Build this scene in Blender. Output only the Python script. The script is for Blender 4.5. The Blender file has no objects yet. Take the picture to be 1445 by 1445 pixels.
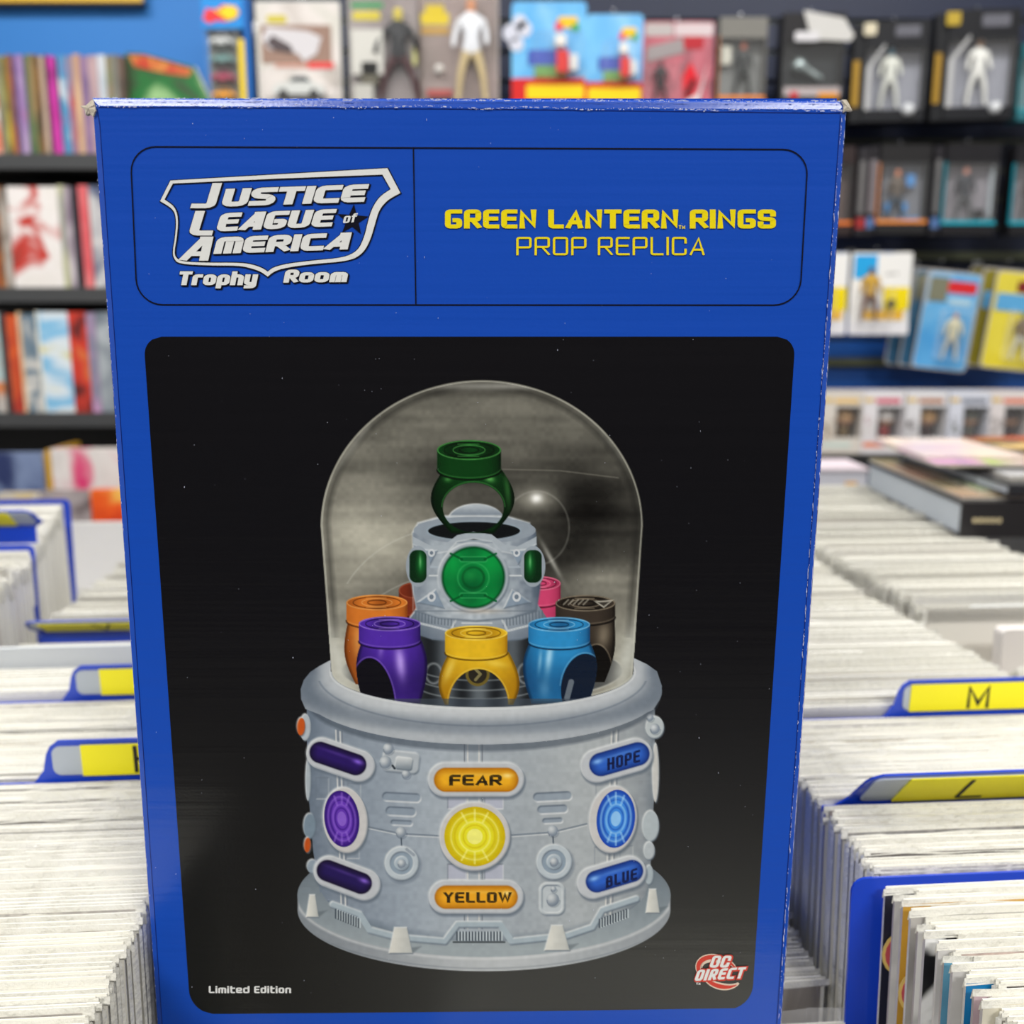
import bpy, bmesh, math, random
import numpy as np
from mathutils import Vector, Matrix, Euler

PI = math.pi
R = random.Random(7)
scene = bpy.context.scene
COL = scene.collection

# ------------------------------------------------------------------ camera
F = 1390.0                      # focal length in pixels of the 1445 px frame
PITCH = math.radians(11.2)
Z0 = 0.95                       # tops of the bagged comics
CAM = Vector((0, 0, Z0 + 0.223))
cam = bpy.data.cameras.new('camera'); cam_o = bpy.data.objects.new('camera', cam); COL.objects.link(cam_o)
cam.sensor_width = 36; cam.sensor_fit = 'HORIZONTAL'; cam.lens = F / 1445 * 36
cam.clip_start = 0.02; cam.clip_end = 50
cam_o.location = CAM; cam_o.rotation_euler = (PI / 2 - PITCH, 0, 0)
cam.dof.use_dof = True; cam.dof.focus_distance = 0.336; cam.dof.aperture_fstop = 9.5
scene.camera = cam_o
# ------------------------------------------------------------------ world, lights, exposure
scene.view_settings.view_transform = 'Standard'; scene.view_settings.look = 'None'
scene.view_settings.gamma = 1; scene.view_settings.use_curve_mapping = False
scene.view_settings.exposure = 0.12
w = bpy.data.worlds.new('world'); scene.world = w; w.use_nodes = True
w.node_tree.nodes['Background'].inputs[0].default_value = (0.95, 0.97, 1.0, 1)
w.node_tree.nodes['Background'].inputs[1].default_value = 0.25
def area_light(x, y, z, sx, sy, power, col=(1, 0.985, 0.96), rot=(0, 0, 0)):
    l = bpy.data.lights.new('ceiling_lamp', 'AREA'); l.shape = 'RECTANGLE'; l.size = sx; l.size_y = sy
    l.energy = power; l.color = col
    o = bpy.data.objects.new('ceiling_lamp', l); COL.objects.link(o); o.location = (x, y, z); o.rotation_euler = rot
    return o
LIGHTS = [(-1.3, 1.4, 38), (1.3, 1.4, 34), (0.1, 1.1, 24), (-1.2, -1.7, 70), (1.2, -1.7, 70)]  # the unseen middle lamp is added to brighten the far comic rows
for lx, ly, pw in LIGHTS:
    area_light(lx, ly, 2.955, 1.1, 0.5, pw)

# ------------------------------------------------------------------ pixel helpers (a pixel of the photo to a real place)
FW = Vector((0, math.cos(PITCH), -math.sin(PITCH))); UP = Vector((0, math.sin(PITCH), math.cos(PITCH)))
def ray(px, py):
    return FW + Vector((1, 0, 0)) * ((px - 722.5) / F) + UP * ((722.5 - py) / F)
def at(px, py, Y):
    d = ray(px, py); return CAM + d * (Y / d.y)
def atz(px, py, z):
    d = ray(px, py); return CAM + d * ((z - CAM.z) / d.z)

# ------------------------------------------------------------------ materials
def lin(c):
    return tuple(((v / 12.92) if v <= 0.04045 else ((v + 0.055) / 1.055) ** 2.4) for v in c)
def rgb(r, g, b): return lin((r / 255, g / 255, b / 255))
MATS = {}
def mat(name, col, rough=0.5, metal=0.0, spec=0.5, bump=0.0, bscale=60, coat=0.0, var=0.0, trans=0.0, alpha=1.0, emit=0):
    if name in MATS: return MATS[name]
    m = bpy.data.materials.new(name); m.use_nodes = True; nt = m.node_tree; b = nt.nodes['Principled BSDF']
    b.inputs['Base Color'].default_value = (*col, 1); b.inputs['Roughness'].default_value = rough
    b.inputs['Metallic'].default_value = metal; b.inputs['Specular IOR Level'].default_value = spec
    b.inputs['Coat Weight'].default_value = coat; b.inputs['Transmission Weight'].default_value = trans
    b.inputs['Alpha'].default_value = alpha
    if emit:
        b.inputs['Emission Color'].default_value = (*col, 1); b.inputs['Emission Strength'].default_value = emit
    tc = nt.nodes.new('ShaderNodeTexCoord')
    if bump:
        n = nt.nodes.new('ShaderNodeTexNoise'); n.inputs['Scale'].default_value = bscale; n.inputs['Detail'].default_value = 3
        nt.links.new(tc.outputs['Object'], n.inputs['Vector'])
        bp = nt.nodes.new('ShaderNodeBump'); bp.inputs['Strength'].default_value = bump; bp.inputs['Distance'].default_value = 0.002
        nt.links.new(n.outputs['Fac'], bp.inputs['Height']); nt.links.new(bp.outputs['Normal'], b.inputs['Normal'])
    if var:
        n = nt.nodes.new('ShaderNodeTexNoise'); n.inputs['Scale'].default_value = bscale * 0.4
        nt.links.new(tc.outputs['Object'], n.inputs['Vector'])
        mx = nt.nodes.new('ShaderNodeMix'); mx.data_type = 'RGBA'
        mx.inputs[6].default_value = (*[c * (1 - var) for c in col], 1); mx.inputs[7].default_value = (*[min(1, c * (1 + var)) for c in col], 1)
        nt.links.new(n.outputs['Fac'], mx.inputs[0]); nt.links.new(mx.outputs[2], b.inputs['Base Color'])
    MATS[name] = m; return m
def print_mat(name, cols, scale=14, seed=0, rough=0.3, stretch=(1, 1, 1)):
    """glossy printed card: blotches of the given colours (cover art)."""
    if name in MATS: return MATS[name]
    m = bpy.data.materials.new(name); m.use_nodes = True; nt = m.node_tree; b = nt.nodes['Principled BSDF']
    tc = nt.nodes.new('ShaderNodeTexCoord'); mp = nt.nodes.new('ShaderNodeMapping')
    mp.inputs['Location'].default_value = (seed * 3.7, seed * 1.3, seed * 2.1); mp.inputs['Scale'].default_value = stretch
    n = nt.nodes.new('ShaderNodeTexNoise'); n.inputs['Scale'].default_value = scale; n.inputs['Detail'].default_value = 2.5
    n.inputs['Distortion'].default_value = 0.6
    r = nt.nodes.new('ShaderNodeValToRGB'); r.color_ramp.interpolation = 'EASE'
    els = r.color_ramp.elements
    while len(els) < len(cols): els.new(0.5)
    for i, c in enumerate(cols):
        els[i].position = 0.3 + 0.4 * i / max(1, len(cols) - 1); els[i].color = (*rgb(*c), 1)
    nt.links.new(tc.outputs['Object'], mp.inputs[0]); nt.links.new(mp.outputs[0], n.inputs['Vector'])
    nt.links.new(n.outputs['Fac'], r.inputs[0]); nt.links.new(r.outputs[0], b.inputs['Base Color'])
    b.inputs['Roughness'].default_value = rough
    MATS[name] = m; return m
def plain(r, g, b_, rough=0.45, **k):
    return mat('card_%d_%d_%d_%d' % (r, g, b_, int(rough * 100)), rgb(r, g, b_), max(rough, .4), spec=.22, **k)

# ------------------------------------------------------------------ mesh builder
class MB:
    def __init__(s): s.v = []; s.f = []; s.m = []
    def sheet(s, pts, y, mi=0):
        s.quad([(x, y, z) for x, z in pts], mi); return s
    def quad(s, pts, mi=0):
        i = len(s.v); s.v += [tuple(p) for p in pts]; s.f.append(tuple(range(i, i + len(pts)))); s.m.append(mi)
    def box(s, x0, x1, y0, y1, z0, z1, mi=0, mtop=None, mfront=None, mleft=None, M=None):
        i = len(s.v)
        P = [(x0, y0, z0), (x1, y0, z0), (x1, y1, z0), (x0, y1, z0), (x0, y0, z1), (x1, y0, z1), (x1, y1, z1), (x0, y1, z1)]
        if M is not None: P = [tuple(M @ Vector(p)) for p in P]
        s.v += P
        for q, mm in (((0, 3, 2, 1), mi), ((4, 5, 6, 7), mtop), ((0, 1, 5, 4), mfront), ((2, 3, 7, 6), mi), ((0, 4, 7, 3), mleft), ((1, 2, 6, 5), mi)):
            s.f.append(tuple(i + k for k in q)); s.m.append(mi if mm is None else mm)
        return s
    def prism(s, pts, y0, y1, mi=0, M=None):
        """outline pts (x,z) extruded along y"""
        n = len(pts); i = len(s.v)
        P = [(x, y0, z) for x, z in pts] + [(x, y1, z) for x, z in pts]
        if M is not None: P = [tuple(M @ Vector(p)) for p in P]
        s.v += P
        s.f.append(tuple(i + k for k in range(n))); s.m.append(mi)
        s.f.append(tuple(i + n + n - 1 - k for k in range(n))); s.m.append(mi)
        for k in range(n):
            s.f.append((i + k, i + n + k, i + n + (k + 1) % n, i + (k + 1) % n)); s.m.append(mi)
        return s
    def lathe(s, prof, seg=16, c=(0, 0, 0), mi=0, axis='z', M=None, sy=1.0):
        i = len(s.v); n = len(prof)
        for k in range(seg):
            a = 2 * PI * k / seg
            for r, z in prof:
                if axis == 'z': p = (c[0] + r * math.cos(a), c[1] + r * sy * math.sin(a), c[2] + z)
                elif axis == 'y': p = (c[0] + r * math.cos(a), c[1] + z, c[2] + r * sy * math.sin(a))
                else: p = (c[0] + z, c[1] + r * math.cos(a), c[2] + r * sy * math.sin(a))
                if M is not None: p = tuple(M @ Vector(p))
                s.v.append(p)
        for k in range(seg):
            for j in range(n - 1):
                s.f.append((i + k * n + j, i + ((k + 1) % seg) * n + j, i + ((k + 1) % seg) * n + j + 1, i + k * n + j + 1)); s.m.append(mi)
        return s
    def mesh(s, name, mats, smooth=False):
        me = bpy.data.meshes.new(name); me.from_pydata(s.v, [], s.f)
        for m in (mats if isinstance(mats, (list, tuple)) else [mats]): me.materials.append(m)
        me.polygons.foreach_set('material_index', s.m)
        if smooth: me.polygons.foreach_set('use_smooth', [True] * len(s.f))
        me.update(); return me
    def build(s, name, mats, parent=None, loc=None, smooth=False, rot=None, fix=True):
        me = s.mesh(name, mats, smooth)
        if fix:
            bm = bmesh.new(); bm.from_mesh(me); bmesh.ops.recalc_face_normals(bm, faces=bm.faces); bm.to_mesh(me); bm.free()
        o = bpy.data.objects.new(name, me); COL.objects.link(o)
        if parent: o.parent = parent
        if loc is not None: o.location = loc
        if rot is not None: o.rotation_euler = rot
        return o
def tag(o, label=None, cat=None, group=None, kind=None):
    if label: o['label'] = label
    if cat: o['category'] = cat
    if group: o['group'] = group
    if kind: o['kind'] = kind
    return o
def thing(name, label, cat, loc=(0, 0, 0), rot=(0, 0, 0), group=None):
    o = bpy.data.objects.new(name, None); COL.objects.link(o); o.empty_display_size = 0.02
    o.location = loc; o.rotation_euler = rot
    return tag(o, label, cat, group)
def rrect(x0, x1, z0, z1, r, n=5):
    P = []
    for cx, cz, a0 in ((x1 - r, z1 - r, 0), (x0 + r, z1 - r, 90), (x0 + r, z0 + r, 180), (x1 - r, z0 + r, 270)):
        for k in range(n + 1):
            a = math.radians(a0 + 90 * k / n); P.append((cx + r * math.cos(a), cz + r * math.sin(a)))
    return P
# ================================================================== the room
m_floor = mat('floor_vinyl', rgb(84, 80, 76), 0.4, var=0.15, bscale=8)
m_ceil = mat('ceiling_tile', rgb(225, 225, 220), 0.9, bump=0.3, bscale=90)
m_wallw = mat('wall_paint_white', rgb(200, 200, 198), 0.8, bump=0.05)
m_blue = mat('wall_paint_blue', rgb(44, 122, 198), 0.6, bump=0.05)
m_slat = mat('slatwall_blue', rgb(20, 84, 166), 0.5, var=0.08)
m_slat_shaded = mat('slatwall_blue_shaded', rgb(9, 24, 56), 0.5, var=0.1)  # upper blue slats, the shade among the stock put into their colour
m_groove = mat('slat_groove', rgb(92, 96, 74), 0.4, metal=0.3)
m_black = mat('black_laminate', rgb(30, 30, 31), 0.5, bump=0.1)
m_edge = mat('shelf_front_edge', rgb(66, 67, 68), 0.45)
WY = 2.86                         # back wall
def struct(o): return tag(o, kind='structure')
b = MB(); b.box(-3.2, 3.2, -3.2, WY + 0.1, -0.05, 0); struct(b.build('floor', m_floor))
b = MB(); b.box(-3.2, 3.2, -3.2, WY + 0.1, 2.97, 3.02); struct(b.build('ceiling', m_ceil))
b = MB(); b.box(-3.2, 3.2, WY, WY + 0.1, 0, 2.97); wall_back = struct(b.build('wall_back', m_blue))
b = MB(); b.box(-3.3, -3.2, -3.2, WY, 0, 2.97); struct(b.build('wall_left', m_wallw))
b = MB(); b.box(3.2, 3.3, -3.2, WY, 0, 2.97); struct(b.build('wall_right', m_wallw))
b = MB(); b.box(-3.2, 3.2, -3.3, -3.2, 0, 2.97); struct(b.build('wall_front', mat('wall_paint_brown', rgb(56, 46, 42), .8)))
m_glow = mat('lamp_diffuser', (1, 1, 0.97), 0.5, emit=1.0)
for lx, ly, pw in LIGHTS:
    t = thing('ceiling_light', 'flat rectangular ceiling lamp panel, %s %s' % ('towards the back wall' if ly > 1 else ('straight above the comic bins' if ly > 0 else 'behind the photographer'), 'on the left' if lx < 0 else ('on the right' if lx > 1 else 'in the middle, added to brighten the far comics')), 'light', (lx, ly, 2.97), group='ceiling lamp panels')
    b = MB(); b.box(-.6, .6, -.3, .3, -.012, 0); b.build('frame', m_ceil, t)
    b = MB(); b.box(-.55, .55, -.25, .25, -.014, -.012); b.build('diffuser', m_glow, t)

# slatwall panelling from x=292 px to the right
SX0 = at(348, 100, WY).x
SY = WY - 0.02
slat_me = None
zlist = [0.35 + 0.0762 * k for k in range(30)]
b = MB(); b.box(SX0, 3.2, WY - 0.006, WY, 0.3, 2.65); sp = b.build('slat_backing', m_groove, wall_back)
sm = MB(); sm.box(0, 3.2 - SX0, 0, 0.014, 0.006, 0.0702); sme = sm.mesh('slat', [m_slat])
ZSHADED = at(1300, 470, WY).z
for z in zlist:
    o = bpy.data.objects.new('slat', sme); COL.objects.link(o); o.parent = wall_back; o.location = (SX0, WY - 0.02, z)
    if z > ZSHADED: o.material_slots[0].link = 'OBJECT'; o.material_slots[0].material = m_slat_shaded
b = MB(); b.box(SX0 - 0.035, SX0, WY - 0.03, WY, 0.0, 2.97); struct(b.build('trim_1', m_black))

# picture frame whose lower edge peeks in at the top left
p0 = at(-120, 6, WY - 0.03); p1 = at(203, 6, WY - 0.03)
t = thing('picture_frame', 'gold-edged frame hung on the blue wall, only its bottom rail in view', 'frame', (p0.x, WY - 0.035, p0.z))
b = MB(); b.box(0, p1.x - p0.x, 0, 0.03, -0.002, 0.004); b.build('frame_rail', mat('frame_dark', rgb(40, 38, 36)), t)
mg = mat('frame_gold', rgb(226, 178, 50), 0.35)
for q in ((0, p1.x - p0.x, 0.004, 0.022), (0, 0.02, 0.022, 0.4), (p1.x - p0.x - 0.02, p1.x - p0.x, 0.022, 0.4)):
    b = MB(); b.box(q[0], q[1], -0.003, 0, q[2], q[3]); b.build('gold_trim', mg, t)
b = MB(); b.box(0.02, p1.x - p0.x - 0.02, 0.004, 0.02, 0.022, 0.4); b.build('picture_panel', plain(40, 60, 90), t)
# ================================================================== the boxed replica (the subject)
D = 0.327                                     # its front face stands at y = D
BZ = Z0 - 0.06                                # it stands on the lower middle row of comics
def fp(px, py, off=0.0):
    p = at(px, py, D); return (p.x, D - off, p.z)
def edge_x(py, x0, y0, x1, y1): return x0 + (x1 - x0) * (py - y0) / (y1 - y0)
def LX(py): return edge_x(py, 127, 150, 219, 1445)
def RX(py): return edge_x(py, 1198, 150, 1105, 1445)
# bottom pixel row where z = BZ
lo, hi = 1445, 1900
for _ in range(40):
    mid = (lo + hi) / 2
    if at(660, mid, D).z > BZ: lo = mid
    else: hi = mid
PYB = lo
BASE = Vector((0.0, D, BZ))
ROOT = thing('product_box', 'large blue glossy collectible box printed with a domed ring display, in the centre', 'box', BASE)
def rel(p): return (p[0] - BASE.x, p[1] - BASE.y, p[2] - BASE.z)

def printed(name, attr=False, col=(0.5, 0.5, 0.5), rough=0.22, bump=0.18):
    m = bpy.data.materials.new(name); m.use_nodes = True; nt = m.node_tree; b = nt.nodes['Principled BSDF']
    b.inputs['Roughness'].default_value = rough; b.inputs['Specular IOR Level'].default_value = 0.5
    if attr:
        a = nt.nodes.new('ShaderNodeAttribute'); a.attribute_name = 'ink'
        nt.links.new(a.outputs['Color'], b.inputs['Base Color'])
    else:
        b.inputs['Base Color'].default_value = (*col, 1)
    tc = nt.nodes.new('ShaderNodeTexCoord'); mp = nt.nodes.new('ShaderNodeMapping')
    mp.inputs['Scale'].default_value = (5, 5, 240)        # corrugated flutes running across
    n = nt.nodes.new('ShaderNodeTexNoise'); n.inputs['Scale'].default_value = 1.0; n.inputs['Detail'].default_value = 2
    nt.links.new(tc.outputs['Object'], mp.inputs[0]); nt.links.new(mp.outputs[0], n.inputs['Vector'])
    n2 = nt.nodes.new('ShaderNodeTexNoise'); n2.inputs['Scale'].default_value = 900; n2.inputs['Detail'].default_value = 1
    nt.links.new(tc.outputs['Object'], n2.inputs['Vector'])
    b1 = nt.nodes.new('ShaderNodeBump'); b1.inputs['Strength'].default_value = bump; b1.inputs['Distance'].default_value = 0.001
    b2 = nt.nodes.new('ShaderNodeBump'); b2.inputs['Strength'].default_value = bump * 0.25; b2.inputs['Distance'].default_value = 0.0005
    nt.links.new(n.outputs['Fac'], b1.inputs['Height']); nt.links.new(n2.outputs['Fac'], b2.inputs['Height'])
    nt.links.new(b1.outputs['Normal'], b2.inputs['Normal']); nt.links.new(b2.outputs['Normal'], b.inputs['Normal'])
    return m
BLUE = rgb(20, 74, 180)
m_boxblue = printed('box_print_blue', col=BLUE)
m_ink_black = printed('box_print_black', col=rgb(14, 16, 30))
m_ink_white = printed('box_print_white', col=rgb(226, 227, 224))
m_ink_yellow = printed('box_print_yellow', col=rgb(238, 218, 20))
m_ink_red = printed('box_print_red', col=rgb(205, 60, 45))
m_art = printed('box_print_photo', attr=True)
m_paper = mat('torn_card', rgb(205, 196, 178), 0.9, bump=0.5, bscale=500)
m_wear = mat('scuffed_card_edge', rgb(200, 205, 225), 0.8)

# carton: front outline, bevelled towards the sides, a bit deep
def carton():
    dep = 0.20; bv = 0.0022
    P = [(LX(136), 136), (RX(140), 141), (RX(PYB), PYB), (LX(PYB), PYB)]
    outer = [rel(fp(*p)) for p in P]
    c = Vector((sum(p[0] for p in outer) / 4, 0, sum(p[2] for p in outer) / 4))
    rings = []
    for inset, y in ((bv * 1.25, 0.0), (bv * .35, bv * 0.25), (0.0, bv), (0.0, dep - bv), (bv, dep)):
        ring = []
        for p in outer:
            sx = -1 if p[0] > c.x else 1; sz = -1 if p[2] > c.z else 1
            ring.append((p[0] + sx * inset, y, p[2] + (sz * inset)))
        rings.append(ring)
    b = MB(); b.v = [q for r_ in rings for q in r_]
    for k in range(len(rings) - 1):
        for j in range(4):
            b.f.append((k * 4 + j, k * 4 + (j + 1) % 4, k * 4 + 4 + (j + 1) % 4, k * 4 + 4 + j)); b.m.append(0)
    b.f.append((0, 1, 2, 3)); b.m.append(0); n = len(rings) * 4
    b.f.append((n - 1, n - 2, n - 3, n - 4)); b.m.append(0)
    return b.build('carton', m_boxblue, ROOT)
carton()
b = MB()
# closing flap seam on the top face
tz = rel(fp(600, 138))[2]
xs0 = rel(fp(LX(150) + 12, 150))[0]; xs1 = rel(fp(RX(150) - 12, 150))[0]
b.box(xs0, xs1, 0.004, 0.19, tz - 0.0005, tz + 0.0006); b.build('top_flap', m_boxblue, ROOT)

# crease lines: thin raised folds beside the edges
def strip(b, pts, w, off, mi=0, closed=False):
    """flat stroke along pixel points; w in px"""
    n = len(pts)
    L = []; Rr = []
    for i in range(n):
        a = pts[(i - 1) % n] if (closed or i > 0) else pts[i]; c = pts[(i + 1) % n] if (closed or i < n - 1) else pts[i]
        p = pts[i]
        d1 = Vector((p[0] - a[0], p[1] - a[1])); d2 = Vector((c[0] - p[0], c[1] - p[1]))
        if d1.length < 1e-6: d1 = d2
        if d2.length < 1e-6: d2 = d1
        d1.normalize(); d2.normalize(); t = (d1 + d2)
        if t.length < 1e-6: t = d1
        t.normalize(); nrm = Vector((-t.y, t.x)); k = 1 / max(0.35, nrm.dot(Vector((-d1.y, d1.x))))
        L.append((p[0] + nrm.x * w / 2 * k, p[1] + nrm.y * w / 2 * k)); Rr.append((p[0] - nrm.x * w / 2 * k, p[1] - nrm.y * w / 2 * k))
    for i in range(n if closed else n - 1):
        j = (i + 1) % n
        ppoly(b, [L[i], L[j], Rr[j], Rr[i]], off, mi)
def ppoly(b, pts, off, mi=0):
    a = sum(pts[i][0] * pts[(i + 1) % len(pts)][1] - pts[(i + 1) % len(pts)][0] * pts[i][1] for i in range(len(pts)))
    if a > 0: pts = pts[::-1]                # always face the front
    off += (len(b.f) % 24) * 0.0000035       # never coplanar with its neighbour stroke
    b.quad([rel(fp(*q, off)) for q in pts], mi)
def rr_px(tl, tr, br, bl, r, n=8):
    """rounded quadrilateral in pixels"""
    P = []; C = [tl, tr, br, bl]
    for i in range(4):
        p = Vector(C[i]); a = Vector(C[i - 1]); c = Vector(C[(i + 1) % 4])
        rr = r[i] if isinstance(r, (list, tuple)) else r
        A = p + (a - p).normalized() * rr; B = p + (c - p).normalized() * rr
        for k in range(n + 1):
            t = k / n; u = (1 - t); q = 0.0
            # circle-like arc
            ang = t * PI / 2
            v = p + (A - p) * (1 - math.sin(ang)) + (B - p) * (1 - math.cos(ang))
            P.append((v.x, v.y))
    return P
O1, O2, O3, O4, O5 = 0.00010, 0.00022, 0.00034, 0.00046, 0.00058
b = MB(); strip(b, rr_px((184, 207), (1140.5, 211), (1128, 430.5), (194, 430), 36), 1.9, O2, closed=True)
strip(b, [(583.5, 209), (587, 430)], 1.7, O2); b.build('keyline', m_ink_black, ROOT)

# ---- logo lettering: strokes of a square techno alphabet
G = {
 'A': [([(0, 0), (.62, 1), (1, 0)], 0), ([(.25, .28), (.9, .28)], 0)],
 'A_': [([(0, 0), (.78, 1)], 0), ([(1, 0), (1, 1)], 0), ([(.4, .24), (1, .24)], 0), ([(.8, 1), (1, 1)], 0)],
 'B': [([(0, 0), (0, 1), (.92, 1), (.92, .53), (0, .53)], 0), ([(.92, .53), (1, .45), (1, 0), (0, 0)], 0)],
 'C': [([(1, .72), (1, 1), (0, 1), (0, 0), (1, 0), (1, .28)], 0)],
 'c': [([(1, 1), (0, 1), (0, 0), (1, 0)], 0)],
 'D': [([(0, 0), (0, 1), (1, 1), (1, 0)], 1)],
 'E': [([(1, 1), (0, 1), (0, 0), (1, 0)], 0), ([(0, .52), (.9, .52)], 0)],
 'F': [([(1, 1), (0, 1), (0, 0)], 0), ([(0, .5), (.9, .5)], 0)],
 'G': [([(1, 1), (0, 1), (0, 0), (1, 0), (1, .42), (.66, .42)], 0)],
 'H': [([(0, 0), (0, 1)], 0), ([(1, 0), (1, 1)], 0), ([(0, .52), (1, .52)], 0)],
 'I': [([(0, 0), (0, 1)], 0)],
 'J': [([(1, 1), (1, 0), (0, 0)], 0)],
 'L': [([(0, 1), (0, 0), (1, 0)], 0)],
 'M': [([(0, 0), (0, 1), (.5, .15), (1, 1), (1, 0)], 0)],
 'm_': [([(0, 0), (0, 1), (1, 1), (1, 0)], 0), ([(.5, 1), (.5, 0)], 0)],
 'N': [([(0, 0), (0, 1), (1, 0), (1, 1)], 0)],
 'O': [([(0, 0), (0, 1), (1, 1), (1, 0)], 1)],
 'P': [([(0, 0), (0, 1), (1, 1), (1, .42), (0, .42)], 0)],
 'R': [([(0, 0), (0, 1), (1, 1), (1, .45), (0, .45)], 0), ([(.5, .45), (1, 0)], 0)],
 'S': [([(1, .8), (1, 1), (0, 1), (0, .52), (1, .48), (1, 0), (0, 0), (0, .2)], 0)],
 's': [([(1, 1), (0, 1), (0, .55), (1, .45), (1, 0), (0, 0)], 0)],
 'T': [([(0, 1), (1, 1)], 0), ([(.5, 1), (.5, 0)], 0)],
 'U': [([(0, 1), (0, 0), (1, 0), (1, 1)], 0)],
 'W': [([(0, 1), (.25, 0), (.5, .9), (.75, 0), (1, 1)], 0)],
 'V': [([(0, 1), (.5, 0), (1, 1)], 0)],
 'Y': [([(0, 1), (.5, .45), (1, 1)], 0), ([(.5, .45), (.5, 0)], 0)],
 'r': [([(0, 0), (0, .72), (1, .72)], 0)],
 'o': [([(0, 0), (0, .72), (1, .72), (1, 0)], 1)],
 'p': [([(0, 0), (0, .72), (1, .72), (1, 0)], 1), ([(0, .3), (0, -.3)], 0)],
 'h': [([(0, 0), (0, 1)], 0), ([(0, .72), (1, .72), (1, 0)], 0)],
 'y': [([(0, .72), (0, 0), (1, 0)], 0), ([(1, .72), (1, -.3), (.1, -.3)], 0)],
 'm': [([(0, 0), (0, .72), (1, .72), (1, 0)], 0), ([(.5, .72), (.5, 0)], 0)],
 'i': [([(0, 0), (0, .66)], 0), ([(0, .97), (0, 1)], 0)],
 't': [([(.1, 1), (.1, 0), (1, 0)], 0), ([(0, .72), (1, .72)], 0)],
 'd': [([(0, 0), (0, .72), (1, .72), (1, 0)], 1), ([(1, .3), (1, 1)], 0)],
 'e': [([(1, 0), (0, 0), (0, .72), (1, .72), (1, .36), (0, .36)], 0)],
 'n': [([(0, 0), (0, .72), (1, .72), (1, 0)], 0)],
 'f': [([(.35, 0), (.35, 1), (1, 1)], 0), ([(0, .72), (.95, .72)], 0)],
}
GW = {'I': 0, 'i': 0, 'M': 1.25, 'm_': 1.25, 'm': 1.35, 'W': 1.5, 'L': .85, 'r': .65, 't': .7, 'f': .7, 'T': 1.0, 'E': .92, 'F': .9, 'e': .95, 'J': .9}
def glyph_quads(key, x0, w, tx, ty, h, grow=0.0, rnd=0.55):
    """quads of one letter in upright px space: x right, y up from baseline 0..h"""
    out = []
    for pts, closed in G[key]:
        # stroke space: divide by tx, ty
        P = [Vector(((x0 + tx / 2 + p[0] * max(0.0, w - tx)) / tx, (ty / 2 + p[1] * (h - ty)) / ty)) for p in pts]
        ymin = min(p.y for p in P) - .5; ymax = max(p.y for p in P) + .5
        # round square corners
        Q = []
        n = len(P)
        for i, p in enumerate(P):
            if not closed and i in (0, n - 1): Q.append(p); continue
            a = P[i - 1]; c = P[(i + 1) % n]; d1 = (a - p); d2 = (c - p)
            l1, l2 = d1.length, d2.length
            if l1 < 1e-4 or l2 < 1e-4: continue
            cosang = d1.dot(d2) / l1 / l2
            if abs(cosang) < 0.45:
                rr = min(rnd, l1 * .45, l2 * .45); d1 = d1 / l1 * rr; d2 = d2 / l2 * rr
                for t in (0, .33, .67, 1):
                    ang = t * PI / 2; Q.append(p + d1 * (1 - math.sin(ang)) + d2 * (1 - math.cos(ang)))
            else: Q.append(p)
        P = Q; n = len(P); hw = 0.5
        if not closed:
            d = (P[0] - P[1]).normalized(); P[0] = P[0] + d * .5
            d = (P[-1] - P[-2]).normalized(); P[-1] = P[-1] + d * .5
        Ls, Rs = [], []
        gx, gy = grow / tx, grow / ty
        for i in range(n):
            p = P[i]
            a = P[i - 1] if (closed or i > 0) else None; c = P[(i + 1) % n] if (closed or i < n - 1) else None
            t1 = (p - a).normalized() if a is not None else None; t2 = (c - p).normalized() if c is not None else None
            if t1 is None: t1 = t2
            if t2 is None: t2 = t1
            t = t1 + t2
            t = t.normalized() if t.length > .05 else t1
            nr = Vector((-t.y, t.x)); k = 1 / max(.42, nr.dot(Vector((-t1.y, t1.x))))
            if a is None: p = p - Vector((t.x * gx, t.y * gy))
            if c is None: p = p + Vector((t.x * gx, t.y * gy))
            o = Vector((nr.x * (hw + gx) * k, nr.y * (hw + gy) * k))
            A, B = p + o, p - o
            for q in (A, B): q.y = min(ymax + gy, max(ymin - gy, q.y))
            Ls.append((A.x * tx, A.y * ty)); Rs.append((B.x * tx, B.y * ty))
        for i in range(n if closed else n - 1):
            j = (i + 1) % n; out.append([Ls[i], Ls[j], Rs[j], Rs[i]])
    return out
def keys(s):
    return list(s) if isinstance(s, str) else s
def text_quads(s, xl, xr, yl0, yl1, yr0=None, yr1=None, tx=5, ty=4, gap=2, shear=0, grow=0, rnd=.55, dx=0, dy=0):
    """word between xl..xr; (yl0 top, yl1 base) at left, (yr0, yr1) at right, px -> list of px quads"""
    yr0 = yl0 if yr0 is None else yr0; yr1 = yl1 if yr1 is None else yr1
    S = keys(s); h = yl1 - yl0; tot = (xr - xl) - shear * h
    U = (tot - gap * (len(S) - 1) - tx * len(S)) / sum(GW.get(c, 1) for c in S)
    x = 0; res = []
    for c in S:
        wd = tx + GW.get(c, 1) * U
        for q in glyph_quads(c, x, wd, tx, ty, h, grow, rnd):
            o = []
            for X, Yv in q:
                t = max(0, min(1, X / tot)); base = yl1 + (yr1 - yl1) * t; top = yl0 + (yr0 - yl0) * t
                o.append((xl + X + shear * Yv + dx, base - Yv / h * (base - top) + dy))
            res.append(o)
        x += wd + gap
    return res
def word(name, m, off, *a, **k):
    b = MB()
    for q in text_quads(*a, **k): ppoly(b, q, off)
    return b.build(name, m, ROOT, fix=False)

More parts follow.
